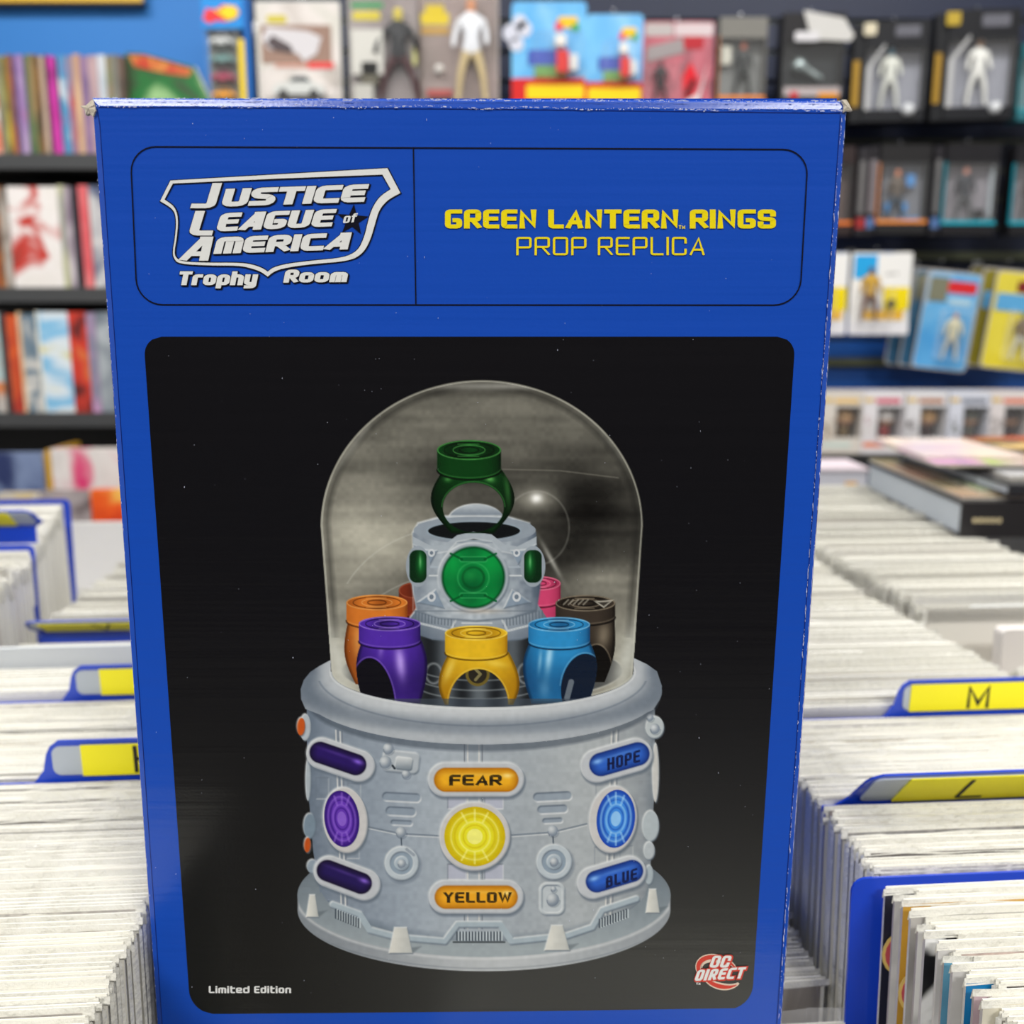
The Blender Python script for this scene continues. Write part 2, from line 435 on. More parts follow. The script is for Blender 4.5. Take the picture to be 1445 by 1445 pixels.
def C2(x, y): return (180 + x / 3.44, 180 + y / 3.44)
shield = [((210,258),(222,272)),((735,228),(735,248)),((1262,198),(1238,229)),((1325,318),(1278,300)),((1262,352),(1225,335)),((1222,400),(1192,385)),((1204,460),(1172,440)),
 ((1180,545),(1150,535)),((1145,610),(1118,600)),((1080,648),(1050,632)),((900,662),(900,646)),((770,680),(770,662)),((712,698),(706,680)),((682,724),(682,700)),((650,700),(656,682)),((600,682),(605,664)),
 ((540,670),(540,656)),((400,670),(400,657)),((250,662),(266,652)),((226,635),(234,631)),((221,600),(229,600)),((234,530),(242,530)),((239,440),(248,440)),((222,394),(231,384)),((160,358),(181,350))]
def chaikin(S, corners):
    out = []; nc = set(); n_ = len(S)
    for i in range(n_):
        p = S[i]
        if i in corners: nc.add(len(out)); out.append(p); continue
        a, c = S[i - 1], S[(i + 1) % n_]
        mixp = lambda u_, v_, t: tuple((u_[k][0] * (1 - t) + v_[k][0] * t, u_[k][1] * (1 - t) + v_[k][1] * t) for k in (0, 1))
        out.append(mixp(p, a, .25)); out.append(mixp(p, c, .25))
    return out, nc
cset = {0, 1, 2, 3, 13, 24}
for _ in range(2): shield, cset = chaikin(shield, cset)
bw, bk = MB(), MB(); n = len(shield)
for i in range(n):
    (o1, i1), (o2, i2) = shield[i], shield[(i + 1) % n]
    ppoly(bw, [C2(*o1), C2(*o2), C2(*i2), C2(*i1)], O3)
    def ext(o, i_, k):
        v = Vector(o) - Vector(i_); v.normalize(); return (o[0] + v.x * k + 1, o[1] + v.y * k + 1), (i_[0] - v.x * k + 1, i_[1] - v.y * k + 1)
    a1, c1 = ext(o1, i1, 6); a2, c2 = ext(o2, i2, 6)
    ppoly(bk, [C2(*a1), C2(*a2), C2(*c2), C2(*c1)], O2)
bk.build('emblem_outline', m_ink_black, ROOT, fix=False); bw.build('emblem_shield', m_ink_white, ROOT, fix=False)
b = MB(); cs = C2(1093, 450); P = []
for k in range(10):
    a = -PI / 2 + k * PI / 5 + .08; rr = 23 if k % 2 == 0 else 9.2
    P.append((cs[0] + rr * math.cos(a), cs[1] + rr * math.sin(a)))
for k in range(10): ppoly(b, [cs, P[k], P[(k + 1) % 10]], O2)
b.build('star', m_ink_black, ROOT, fix=False)
LOGO = [(['J'], 269, 314, 258.5, 294, None, None, 13.5, 6.5, 0, .30),
        (['U', 's', 'T', 'I', 'c', 'E'], 312, 521.5, 266.8, 292, 260, 285, 13, 6.6, 1.6, .30),
        (['L'], 266, 310, 297.7, 332.5, None, None, 13.5, 7, 0, .30),
        (['E', 'A_', 'G', 'U', 'E'], 305, 476, 301, 327, 295, 319.5, 12, 6.0, 2, .30),
        (['A_'], 254, 302, 334, 368, None, None, 13, 6.5, 0, .22),
        (['m_', 'E', 'R', 'I', 'c', 'A_'], 301.5, 497, 335, 358.5, 328, 352, 11.5, 6.2, 1.6, .26),
        ('Trophy', 251, 366, 383, 402.5, 383, 402.5, 7.6, 4.4, 1.2, .2),
        ('Room', 400, 493, 380.5, 399, 380, 398, 7.8, 4.4, 1.4, .2),
        ('of', 484, 505.5, 302, 315.5, 301, 313.5, 3.3, 2.0, 1.2, .25)]
bw, bk = MB(), MB()
for s, xl, xr, a0, a1, c0, c1, tx, ty, gp, sh in LOGO:
    big = s != 'of'
    for q in text_quads(s, xl, xr, a0, a1, c0, c1, tx=tx, ty=ty, gap=gp, shear=sh): ppoly(bw, q, O4 if big else O5)
    if big:
        for dx, dy in ((0, 0), (1.4, 1.2)):
            for q in text_quads(s, xl, xr, a0, a1, c0, c1, tx=tx, ty=ty, gap=gp, shear=sh, grow=.9, dx=dx, dy=dy): ppoly(bk, q, O3 if dx == 0 else O2)
bk.build('lettering_shadow', m_ink_black, ROOT, fix=False); bw.build('logo_lettering', m_ink_white, ROOT, fix=False)

b = MB()
for s, xl, xr in (('GREEN', 628, 757), ('LANTERN', 773.5, 957), ('RINGS', 973, 1094.5)):
    for q in text_quads(s, xl, xr, 295.8, 322.5, tx=8.2, ty=5.6, gap=2.6, rnd=.45): ppoly(b, q, O3)
for s, xl, xr in (('PROP', 728.5, 827.5), ('REPLICA', 843.5, 994)):
    for q in text_quads(s, xl, xr, 334.5, 360.2, tx=3.3, ty=2.7, gap=4.2, rnd=.8): ppoly(b, q, O3)
for q in text_quads('TM', 957.5, 966.5, 318, 323, tx=1.2, ty=1, gap=1): ppoly(b, q, O3)
b.build('title_lettering', m_ink_yellow, ROOT, fix=False)
# ================================================================== the photograph printed on the box (drawn with numpy as ink on a fine mesh)
AX0, AX1, AY0, AY1 = 412, 956, 528, 1380
NX, NY = AX1 - AX0 + 1, AY1 - AY0 + 1
gx, gy = np.meshgrid(np.arange(AX0, AX1 + 1, dtype=np.float32), np.arange(AY0, AY1 + 1, dtype=np.float32))
def backdrop(x, y):
    """grey studio paper behind the display, fading to black"""
    t = np.clip((y - 900) / 430, 0, 1); side = 0.22 + 0.78 * np.clip((x - 380) / 300, 0, 1)
    v = 14 + 42 * t ** 1.2 * side
    return np.stack([v * 1.0, v * 1.0 + 0.5, v * 0.96 + 5 * (1 - t)], -1)
img = backdrop(gx, gy).astype(np.float32); cov = np.zeros_like(gx)
rs = np.random.RandomState(3)
def smooth_noise(cx, cy, seed):
    r = np.random.RandomState(seed); g = r.rand(int(NY / cy) + 3, int(NX / cx) + 3)
    X = (gx - AX0) / cx; Y = (gy - AY0) / cy; xi = X.astype(int); yi = Y.astype(int); fx = X - xi; fy = Y - yi
    fx = fx * fx * (3 - 2 * fx); fy = fy * fy * (3 - 2 * fy)
    return (g[yi, xi] * (1 - fx) + g[yi, xi + 1] * fx) * (1 - fy) + (g[yi + 1, xi] * (1 - fx) + g[yi + 1, xi + 1] * fx) * fy
N1 = smooth_noise(6, 6, 1); N2 = smooth_noise(40, 22, 2); N3 = smooth_noise(90, 9, 5)
def put(col, a):
    global img, cov
    col = np.asarray(col, dtype=np.float32)
    if col.ndim == 1: col = col[None, None, :]
    img = img * (1 - a[..., None]) + col * a[..., None]; cov = np.maximum(cov, a)
def aa(d, s=1.0): return np.clip(0.5 - d / s, 0, 1)
def sd_ell(cx, cy, rx, ry, rot=0, x=None, y=None):
    X = (gx if x is None else x) - cx; Y = (gy if y is None else y) - cy
    if rot: c, s = math.cos(rot), math.sin(rot); X, Y = X * c + Y * s, -X * s + Y * c
    k = np.sqrt((X / rx) ** 2 + (Y / ry) ** 2) + 1e-6
    g = np.sqrt((X / rx ** 2) ** 2 + (Y / ry ** 2) ** 2) / k + 1e-6
    return (k - 1) / g
def sd_caps(cx, cy, hw, hh, rot=0, r=None):
    X = gx - cx; Y = gy - cy; c, s = math.cos(rot), math.sin(rot); X, Y = X * c + Y * s, -X * s + Y * c
    r = hh if r is None else r
    qx = np.abs(X) - hw + r; qy = np.abs(Y) - hh + r
    return np.hypot(np.maximum(qx, 0), np.maximum(qy, 0)) + np.minimum(np.maximum(qx, qy), 0) - r
def sd_line(pts, w):
    d = np.full_like(gx, 1e4)
    for (x0, y0), (x1, y1) in zip(pts[:-1], pts[1:]):
        vx, vy = x1 - x0, y1 - y0; L = vx * vx + vy * vy + 1e-6
        t = np.clip(((gx - x0) * vx + (gy - y0) * vy) / L, 0, 1)
        d = np.minimum(d, np.hypot(gx - x0 - t * vx, gy - y0 - t * vy))
    return d - w / 2
def sd_poly(P):
    ins = np.zeros_like(gx, dtype=bool); n = len(P); x, y = gx, gy
    for i in range(n):
        x0, y0 = P[i]; x1, y1 = P[(i + 1) % n]
        if y0 == y1: continue
        cond = ((y0 > y) != (y1 > y)) & (x < (x1 - x0) * (y - y0) / (y1 - y0) + x0); ins ^= cond
    d = sd_line(P + [P[0]], 0); return np.where(ins, -d, d)
def glow(cx, cy, rx, ry, rot=0, p=1.0):
    X = gx - cx; Y = gy - cy
    if rot: c, s = math.cos(rot), math.sin(rot); X, Y = X * c + Y * s, -X * s + Y * c
    return np.exp(-((X / rx) ** 2 + (Y / ry) ** 2) * p)
def mix(a, b, t):
    t = np.clip(t, 0, 1)
    if np.ndim(t) == 2: t = t[..., None]
    return np.asarray(a, np.float32) * (1 - t) + np.asarray(b, np.float32) * t
def A(c): return np.array(c, np.float32)[None, None, :]
def emboss(d, w=1.6, hi=(222, 226, 226), lo=(96, 108, 120), amt=.8):
    """raised edge lit from the upper left around a shape"""
    gyd, gxd = np.gradient(d); lam = -(gxd * .55 + gyd * .85); e = np.clip(1 - np.abs(d) / w, 0, 1)
    put(hi, e * np.clip(lam, 0, 1) * amt); put(lo, e * np.clip(-lam, 0, 1) * amt)

# ---- glass dome
dcx, dcy, rx, ry = 680, 742, 227.5, 206
below = gy > dcy
xl = 452.5 + (gy - dcy) * .075; xr = 907.5 - (gy - dcy) * .07
d_dome = np.where(below, np.maximum(xl - gx, gx - xr), sd_ell(dcx, dcy, rx, ry))
d_bot = sd_ell(681, 948, 213, 49)
d_dome = np.maximum(d_dome, np.where(gy > 948, d_bot, -50))
u = (gx - 453) / 454; vv = (gy - 536) / 420
base = 84 + 12 * np.sin(vv * 9) + 60 * np.exp(-((u - .12) / .22) ** 2 - ((vv - .42) / .2) ** 2) + 95 * np.clip(vv - .45, 0, 1) * 1.5 * (np.exp(-((u - .05) / .2) ** 2) + .8 * np.exp(-((u - .9) / .2) ** 2))
base += 22 * np.exp(-((u - .55) / .3) ** 2 - ((vv - .12) / .12) ** 2) + 55 * np.exp(-((u - .25) / .3) ** 2 - ((vv - .55) / .12) ** 2)
base -= 34 * np.exp(-((u - .83) / .12) ** 2 - ((vv - .42) / .16) ** 2) + 25 * np.exp(-((u - .3) / .3) ** 2 - ((vv - .30) / .07) ** 2)
base -= 30 * np.exp(-((u - .75) / .12) ** 2 - ((vv - .62) / .1) ** 2)
base += 40 * np.exp(-((u - .85) / .12) ** 2 - ((vv - .66) / .05) ** 2)
base += (N2 - .5) * 16 + (N3 - .5) * 14 + (N1 - .5) * 5
base = (base - 100) * 1.18 + 96
warm = np.stack([base * 1.0, base * .985, base * .90], -1)
put(warm, aa(d_dome))
edge = np.clip(1 + (d_dome + 14) / 14, 0, 1) * (d_dome < 0)
put((26, 26, 24), np.clip(1 - np.abs(d_dome + 9) / 8, 0, 1) * .42 * (gy < 900))
put((190, 190, 176), np.clip(1 - np.abs(d_dome + 2) / 1.8, 0, 1) * .75)
put((225, 225, 215), glow(700, 545, 100, 5) * .45 * (d_dome < -2)); put((190, 190, 180), glow(868, 622, 9, 42, -.62) * .4 * (d_dome < -3))
put((210, 210, 200), glow(500, 628, 5, 60, .62) * .3 * (d_dome < -3))
for a_, y_ in ((.35, 764), (.3, 830)): put((205, 205, 195), np.clip(1 - np.abs(sd_ell(640, y_ + 130, 170, 150)) / 2, 0, 1) * a_ * (gy < y_ + 60) * (gx < 600))
put((120, 118, 108), np.clip(1 - np.abs(sd_line([(705, 662), (790, 664), (872, 674)], .5)) / 1.5, 0, 1) * .6)
put((225, 222, 205), glow(757, 703, 26, 16) * .5); put((255, 255, 250), glow(757, 703, 9.5, 8, p=1.3))
put((200, 200, 190), np.clip(1 - np.abs(sd_ell(757, 745, 46, 52)) / 2.5, 0, 1) * .25)
put((215, 215, 205), glow(778, 790, 3.5, 28, -.5) * .6)

# ---- dark well the rings stand in
d_in = np.maximum(sd_ell(681, 948, 205, 46), -(gy - 930) * .0 - 300)
well = aa(np.maximum(d_in, 0 * gx - 300)) * (gy > 905)
put(mix((120, 122, 118), (30, 32, 34), np.clip(1 - np.abs(gx - 680) / 200, 0, 1) ** .5), aa(sd_ell(681, 946, 198, 44)) * np.clip((gy - 900) / 14, 0, 1))
put((205, 206, 196), glow(478, 935, 14, 52, -.25) * .85 * (d_dome < 0)); put((200, 202, 192), glow(884, 930, 13, 56, .25) * .85 * (d_dome < 0))
put((190, 190, 180), np.clip(1 - np.abs(sd_ell(681, 946, 198, 44)) / 2.2, 0, 1) * .7 * (gy > 930))

# ---- inner silver tower
def silver(t, c=0): return mix((66, 80, 98), (208, 216, 220), t)
cyl = lambda cx, w: np.clip(1 - ((gx - cx) / w) ** 2, 0, 1) ** .5
# ---- finger rings
def ring(cx, yt, rx, ry, ch, body, hole, c_dark, c_mid, c_hi, hl=(), holecol=None, emb=True):
    """cap disc (cx, yt, rx, ry), cap height ch, body outline, hole ellipse"""
    c_dark, c_mid, c_hi = A(c_dark), A(c_mid), A(c_hi)
    xs = [p[0] for p in body]; x0, x1 = min(xs), max(xs); bcx = (x0 + x1) / 2; bw = (x1 - x0) / 2
    d = sd_poly(body); a = aa(d)
    if hole is not None:
        dh = sd_ell(*hole)
        if holecol is None: a = a * (1 - aa(dh))
    t = cyl(bcx, bw * 1.02) * (0.75 + .25 * np.sin((gy - yt) / 19))
    put(mix(c_dark, c_mid, t), a)
    put((c_dark * .5)[0, 0], a * np.clip(1 - np.abs(d + 1) / 4, 0, 1) * .6)
    for hx, hy, hw, hh, hr, ha in hl: put(c_hi[0, 0], glow(hx, hy, hw, hh, hr) * ha * a)
    if hole is not None:
        if holecol is not None: put(holecol, aa(dh) * a)
        put(c_hi[0, 0], np.clip(1 - np.abs(dh - 1.5) / 1.6, 0, 1) * .35 * a * (gy < hole[1]))
    # cap side
    d = np.minimum(np.maximum(np.abs(gx - cx) - rx, np.maximum(yt - gy, gy - yt - ch)), sd_ell(cx, yt + ch, rx, ry)); d = np.where(gy < yt, 50, d)
    put(mix(c_dark, c_mid, .25 + .85 * cyl(cx - rx * .1, rx * 1.05)), aa(d))
    put(c_dark[0, 0] * .5, np.clip(1 - np.abs(sd_ell(cx, yt + ch, rx, ry)) / 1.8, 0, 1) * (gy > yt + ch - 2) * .9)
    put(c_hi[0, 0], np.clip(1 - np.abs(sd_ell(cx, yt + ch - 3, rx, ry)) / 1.3, 0, 1) * (gy > yt + ch - 2) * .3)
    d = sd_ell(cx, yt, rx, ry); put(mix(c_dark, c_mid, .75 + .25 * np.sin(gx / 8)), aa(d)); put(c_hi[0, 0], np.clip(1 - np.abs(d + .8) / 1.5, 0, 1) * .6)
    if emb:
        put(c_dark[0, 0] * .6, np.clip(1 - np.abs(sd_ell(cx, yt, rx * .78, ry * .74)) / 1.2, 0, 1) * .8)
        put(c_hi[0, 0], np.clip(1 - np.abs(sd_ell(cx, yt, rx * .5, ry * .5)) / 1.2, 0, 1) * .55); put(c_dark[0, 0] * .5, np.clip(1 - np.abs(sd_ell(cx, yt, rx * .3, ry * .3)) / 1.5, 0, 1) * .7)
        put(c_hi[0, 0], aa(sd_line([(cx - rx * .35, yt - ry * .6), (cx + rx * .3, yt - ry * .6)], 1.2)) * .4); put(c_hi[0, 0], aa(sd_line([(cx - rx * .35, yt + ry * .62), (cx + rx * .3, yt + ry * .62)], 1.2)) * .4)
def bodyp(cx, top, w_top, w_max, y_max, y_bot, w_bot):
    R_ = []; L_ = []
    for k in range(15):
        t = k / 14; y = top + (y_bot - top) * t
        tm = (y_max - top) / (y_bot - top)
        w_ = w_top + (w_max - w_top) * math.sin(min(1, t / tm) * PI / 2) if t < tm else w_max + (w_bot - w_max) * (1 - math.cos((t - tm) / (1 - tm) * PI / 2))
        R_.append((cx + w_, y)); L_.append((cx - w_, y))
    return R_ + L_[::-1]
ring(583, 833, 20, 11, 27, bodyp(590, 850, 16, 18, 870, 900, 14), None, (50, 14, 8), (120, 46, 26), (170, 90, 60), emb=False)
ring(762, 823, 29, 10, 24, bodyp(764, 846, 25, 27, 860, 892, 22), None, (110, 22, 50), (208, 68, 112), (240, 150, 170), emb=True)
d = sd_caps(676, 935, 92, 66, r=20)
put(mix((28, 32, 36), (96, 104, 110), cyl(676, 90) * (0.5 + .5 * np.cos((gx - 676) / 7.5))), aa(d) * (gy < 997))
for y in (958, 972, 984): put((150, 158, 160), np.clip(1 - np.abs(sd_ell(676, y - 18, 88, 20)) / 2, 0, 1) * (gy > y - 16) * .6)
for xx in (612, 742): put((150, 156, 158), np.clip(1 - np.abs(sd_ell(xx, 950, 11, 14)) / 3, 0, 1) * .7)
put((110, 95, 40), aa(sd_ell(674, 951, 17, 17))); put((40, 36, 28), aa(sd_ell(674, 951, 13, 13))); put((150, 140, 90), aa(sd_line([(670, 943), (678, 951), (671, 959)], 4)) * .8)
d = sd_poly([(594, 850), (757, 850), (772, 872), (772, 884), (755, 896), (736, 902), (672, 908), (610, 902), (592, 896), (578, 886), (578, 872)])
put(silver(-.15 + .85 * cyl(676, 104) - .02 * (gy - 870) / 3), aa(d)); emboss(d, 2.2)
for side in (-1, 1):
    for k in range(13):
        x0 = 676 + side * (34 + k * 4.6); y0 = 868 - k * .55; put((92, 104, 116), aa(sd_line([(x0, y0), (x0 + side * .6, y0 + 15)], 1.5)) * .8)
    put((226, 230, 230), np.clip(1 - np.abs(sd_line([(676 + side * 12, 868), (676 + side * 30, 868), (676 + side * 40, 890), (676 + side * 88, 878)], 1)) / 2, 0, 1) * .7)
put((120, 134, 146), aa(sd_caps(672, 871, 22, 4)) * .7); put((225, 228, 228), aa(sd_line([(652, 879), (694, 879)], 2)) * .7)
# half disc behind the ring, crown cup
d = np.maximum(sd_ell(672, 735, 40, 24), gy - 738); put(silver(np.clip(.2 + (735 - gy) / 26, 0, 1) * .8), aa(d)); emboss(d, 2)
put((60, 70, 84), aa(sd_line([(636, 733), (712, 727)], 1.5)) * .6)
d = np.maximum(sd_caps(670, 806, 88, 66, r=22), 0); d = sd_poly([(582, 752), (590, 738), (625, 728), (715, 728), (748, 738), (756, 750), (757, 770), (764, 800), (762, 830), (757, 862), (720, 872), (672, 876), (620, 872), (588, 862), (583, 836), (578, 805), (583, 775)])
put(silver(-.12 + .9 * cyl(664, 98) + (N1 - .5) * .16), aa(d)); emboss(d, 2.6)
put(silver(.55 + 0 * gx), aa(sd_ell(670, 748, 86, 19))); put((14, 18, 20), aa(sd_ell(669, 749, 65, 13)))
put((150, 166, 178), np.clip(1 - np.abs(sd_ell(669, 749, 66, 13.5)) / 2, 0, 1) * .8)
d = np.maximum(sd_ell(668, 806, 60, 58), -(806 - 52 - gy) * 0 - 99)
# front lip bulging up around the gem
put(silver(.72 + 0 * gx), aa(sd_poly([(583, 757), (610, 771), (628, 768), (645, 755), (668, 750), (694, 754), (712, 768), (730, 771), (757, 757), (757, 768), (728, 782), (708, 778), (694, 764), (668, 760), (645, 764), (632, 778), (610, 781), (583, 768)])))
emboss(sd_poly([(583, 768), (610, 781), (632, 778), (645, 764), (668, 760), (694, 764), (708, 778), (728, 782), (757, 768), (757, 862), (583, 862)]), 2, amt=.6)
for sx in (-1, 1):
    cx_ = 669
    tri = [(cx_ + sx * 52, 777), (cx_ + sx * 80, 775), (cx_ + sx * 62, 796)]; dt = sd_poly(tri); put((128, 146, 164), aa(dt) * .8); emboss(dt, 2.2)
    put((205, 210, 214), aa(sd_ell(cx_ + sx * 60, 780, 5, 5.5))); put((110, 124, 138), aa(sd_ell(cx_ + sx * 60, 780, 2.4, 2.6)))
    tri = [(cx_ + sx * 42, 858), (cx_ + sx * 54, 832), (cx_ + sx * 80, 850)]; dt = sd_poly(tri); put((128, 146, 164), aa(dt) * .8); emboss(dt, 2.2)
    put((205, 210, 214), aa(sd_ell(cx_ + sx * 60, 842, 6, 7))); put((110, 124, 138), aa(sd_ell(cx_ + sx * 60, 842, 3, 3.4)))
    put((170, 182, 192), aa(sd_line([(cx_ + sx * 49, 800), (cx_ + sx * 68, 800)], 1.8))); put((215, 220, 222), aa(sd_line([(cx_ + sx * 49, 812), (cx_ + sx * 68, 812)], 2)))
for gxx, rxx in ((590, 12), (752, 12.5)):
    put(silver(.6 + 0 * gx), aa(sd_ell(gxx, 799, rxx + 5, 29))); d = sd_caps(gxx, 799, rxx, 23, r=10)
    put(mix((6, 40, 18), (20, 110, 44), glow(gxx + (4 if gxx < 600 else -4), 795, 6, 16)), aa(d)); put((150, 220, 150), glow(gxx + (3 if gxx < 600 else -4), 792, 1.6, 9) * .6)
d = sd_ell(668, 814.5, 50, 49); put(silver(.7 + 0 * gx), aa(d)); emboss(d, 2.5); put((214, 196, 172), glow(680, 862, 30, 4) * .5)
d = sd_ell(668, 814.5, 43.5, 42.5)
put(mix((2, 92, 44), (10, 152, 66), .5 + .5 * np.sin((gy - 775) / 11) * .5 + .25 * np.sin(gx / 9)), aa(d))
put((0, 60, 26), np.clip(1 - np.abs(d) / 3, 0, 1) * .8)
for s_, y_ in ((-1, 789), (1, 840)):
    dd = sd_line([(652, y_), (684, y_)], 7); put((4, 110, 52), aa(dd)); put((90, 205, 120), np.clip(1 - np.abs(dd) / 1.6, 0, 1) * .45)
    for sx in (-1, 1): put((0, 84, 36), aa(sd_line([(668 + sx * 16, y_), (668 + sx * 32, y_ + s_ * 8)], 3)) * .8)
dd = sd_ell(668, 815, 22, 21); put((70, 190, 105), np.clip(1 - np.abs(dd) / 2.2, 0, 1) * .45); dd = sd_ell(668, 815, 15, 14.5); put((0, 70, 30), np.clip(1 - np.abs(dd) / 3, 0, 1) * .7)
put((30, 150, 70), glow(664, 812, 9, 8) * .6)

# ---- finger rings in front
ring(532, 850, 43, 11, 26, bodyp(532, 874, 40, 46, 915, 965, 30), None, (120, 54, 14), (214, 120, 42), (246, 186, 110), hl=[(505, 905, 7, 26, 0, .45)])
ring(826, 851, 42, 11.5, 20, bodyp(829, 872, 38, 39, 905, 962, 24), (842, 946, 20, 36), (14, 11, 8), (58, 50, 42), (190, 176, 150), hl=[(852, 896, 10, 20, .1, .5), (800, 890, 5, 20, 0, .3)], holecol=(10, 9, 8))
put((190, 186, 172), aa(sd_poly([(838, 848), (866, 846), (852, 858)])) * .8); put((60, 56, 50), aa(sd_poly([(844, 850), (860, 849), (852, 855)])))
for k in range(5): put((180, 176, 160), aa(sd_line([(795 + k * 7, 853), (802 + k * 7, 846)], 2)) * .6)
ring(550, 880, 43.5, 10.5, 25, bodyp(553, 904, 42, 50, 938, 992, 40), (527, 990, 30, 62, -.12), (24, 10, 66), (82, 44, 168), (190, 160, 246), hl=[(565, 934, 7, 22, -.12, .95), (538, 915, 4, 12, .1, .4), (598, 940, 5, 30, 0, -.0)], holecol=(8, 8, 18))
ring(789, 881, 43.5, 10.5, 25, bodyp(790, 905, 42, 52, 940, 992, 40), (822, 968, 30, 46, .15), (10, 52, 96), (44, 142, 202), (180, 226, 250), hl=[(775, 926, 5, 22, .12, .85), (762, 932, 3, 16, .1, .5), (768, 972, 8, 14, 0, .25)], holecol=(12, 26, 46))
put((190, 196, 196), aa(sd_line([(806, 962), (800, 985)], 8)) * .5)
ring(672, 893, 44, 10.5, 28, bodyp(676, 920, 42, 57, 965, 994, 48), (675, 994, 42, 50), (150, 100, 6), (232, 186, 34), (255, 236, 130), hl=[(634, 945, 5, 18, .4, .5), (700, 936, 16, 5, .2, .35)])
ring(662, 635, 45, 14, 28, bodyp(667, 664, 42, 59, 704, 752, 30), (668, 716, 43, 35), (2, 16, 6), (10, 60, 20), (110, 200, 100), hl=[(690, 674, 8, 5, .5, .9), (632, 676, 5, 4, 0, .5), (716, 690, 4, 26, -.1, .3)])
put((10, 40, 20), aa(sd_ell(669, 754, 50, 5)) * .0)

# ---- drum: flange, body, rim (front parts)
front = gy > 948
flange = np.minimum(sd_ell(683, 1263, 263, 87), np.minimum(sd_ell(683, 1283, 263, 87), np.maximum(np.abs(gx - 683) - 263, np.abs(gy - 1273) - 10)))
flange = np.where(gy < 1176, 99, flange)
L = .45 + .5 * np.exp(-((gx - 700) / 170) ** 2) + .1 * np.clip((gx - 500) / 400, 0, 1)
put(mix((84, 94, 104), (184, 188, 190), L), aa(flange))
top = sd_ell(683, 1263, 263, 87); put(mix((96, 108, 118), (158, 168, 172), np.clip((gy - 1200) / 140, 0, 1)), aa(top)); put((215, 218, 218), np.clip(1 - np.abs(top - 2.5) / 3.5, 0, 1) * .6 * (gy > 1270) * aa(flange + 1.5))
put((90, 100, 108), np.clip(1 - np.abs(top - 16) / 2, 0, 1) * .3 * (gy > 1290) * aa(flange + 1.5))
body = sd_poly([(433, 1000), (924, 1000), (924, 1100), (917, 1240), (908, 1270)] + [(683 + 232 * math.cos(a), 1246 + 82 * math.sin(a)) for a in np.linspace(.15, PI - .15, 40)] + [(452, 1260), (442, 1200), (434, 1100)])
L = .26 + .5 * np.exp(-((gx - 640) / 130) ** 2) + .45 * np.exp(-((gx - 830) / 90) ** 2) - .45 * np.clip((470 - gx) / 60, 0, 1) - .5 * np.clip((gx - 905) / 40, 0, 1)
L = L - .06 * np.clip((gy - 1050) / 200, 0, 1) + (N1 - .5) * .05
bodycol = mix((104, 114, 126), (196, 200, 202), L); bodycol = bodycol * mix((.97, 1.0, 1.03), (1.0, 1.0, .985), np.clip((gx - 560) / 300, 0, 1))
put(bodycol, aa(body))
put((88, 102, 114), np.clip((sd_ell(683, 1246, 230, 82) + 12) / 12, 0, 1) * (gy > 1270) * aa(body) * .5)
def relief(d, w=1.8, a=.75): emboss(d, w, amt=a)
# vertical channels
for xx in (655.5, 660, 676, 680.5): put((226, 222, 214) if xx in (660, 676) else (110, 116, 124), aa(sd_line([(xx, 1050), (xx, 1310)], 1.8)) * .8)
for xx, top_, tilt in ((474, 1030, 8), (480, 1032, 8), (863, 1032, -9), (870, 1030, -9)):
    put((222, 220, 214), aa(sd_line([(xx, top_), (xx + tilt, 1290)], 1.8)) * .8); put((105, 112, 122), aa(sd_line([(xx + 3, top_), (xx + 3 + tilt, 1290)], 1.4)) * .7)
for x0 in (636, 700 - 18): 
    for y0 in (1122, 1222):
        d = sd_caps(x0 + 9 + (6 if x0 > 650 else 0), y0 + 8, 13, 11, r=1); put((178, 182, 196), aa(d)); emboss(d, 2, hi=(110, 116, 126), lo=(225, 226, 226))
for cx_, y0 in ((455, 1112), (498, 1196), (500, 1120), (850, 1110), (848, 1210), (884, 1208)):
    d = sd_caps(cx_, y0, 9, 15, rot=0, r=1); emboss(d, 2, hi=(104, 114, 126), lo=(215, 218, 218), amt=.5)
# waist seam
for P in ([(518, 1166), (566, 1176), (622, 1179)], [(722, 1178), (778, 1174), (828, 1162)]):
    put((110, 122, 134), aa(sd_line(P, 2.2)) * .8); put((215, 218, 218), aa(sd_line([(x, y + 2.4) for x, y in P], 1.4)) * .7)
# vents
for cx_, cy_, hw, hh, rt in ((567, 1125, 27, 6, .05), (566, 1145, 21, 6, .05), (567, 1161, 15, 3.5, .05), (780, 1124, 27, 6, -.05), (780, 1142, 21, 5.5, -.05), (780, 1158, 14, 3.5, -.05)):
    d = sd_caps(cx_, cy_, hw, hh, rt); put((136, 150, 164), aa(d) * .7); emboss(d, 2.2, hi=(88, 100, 114), lo=(226, 228, 228), amt=.9)
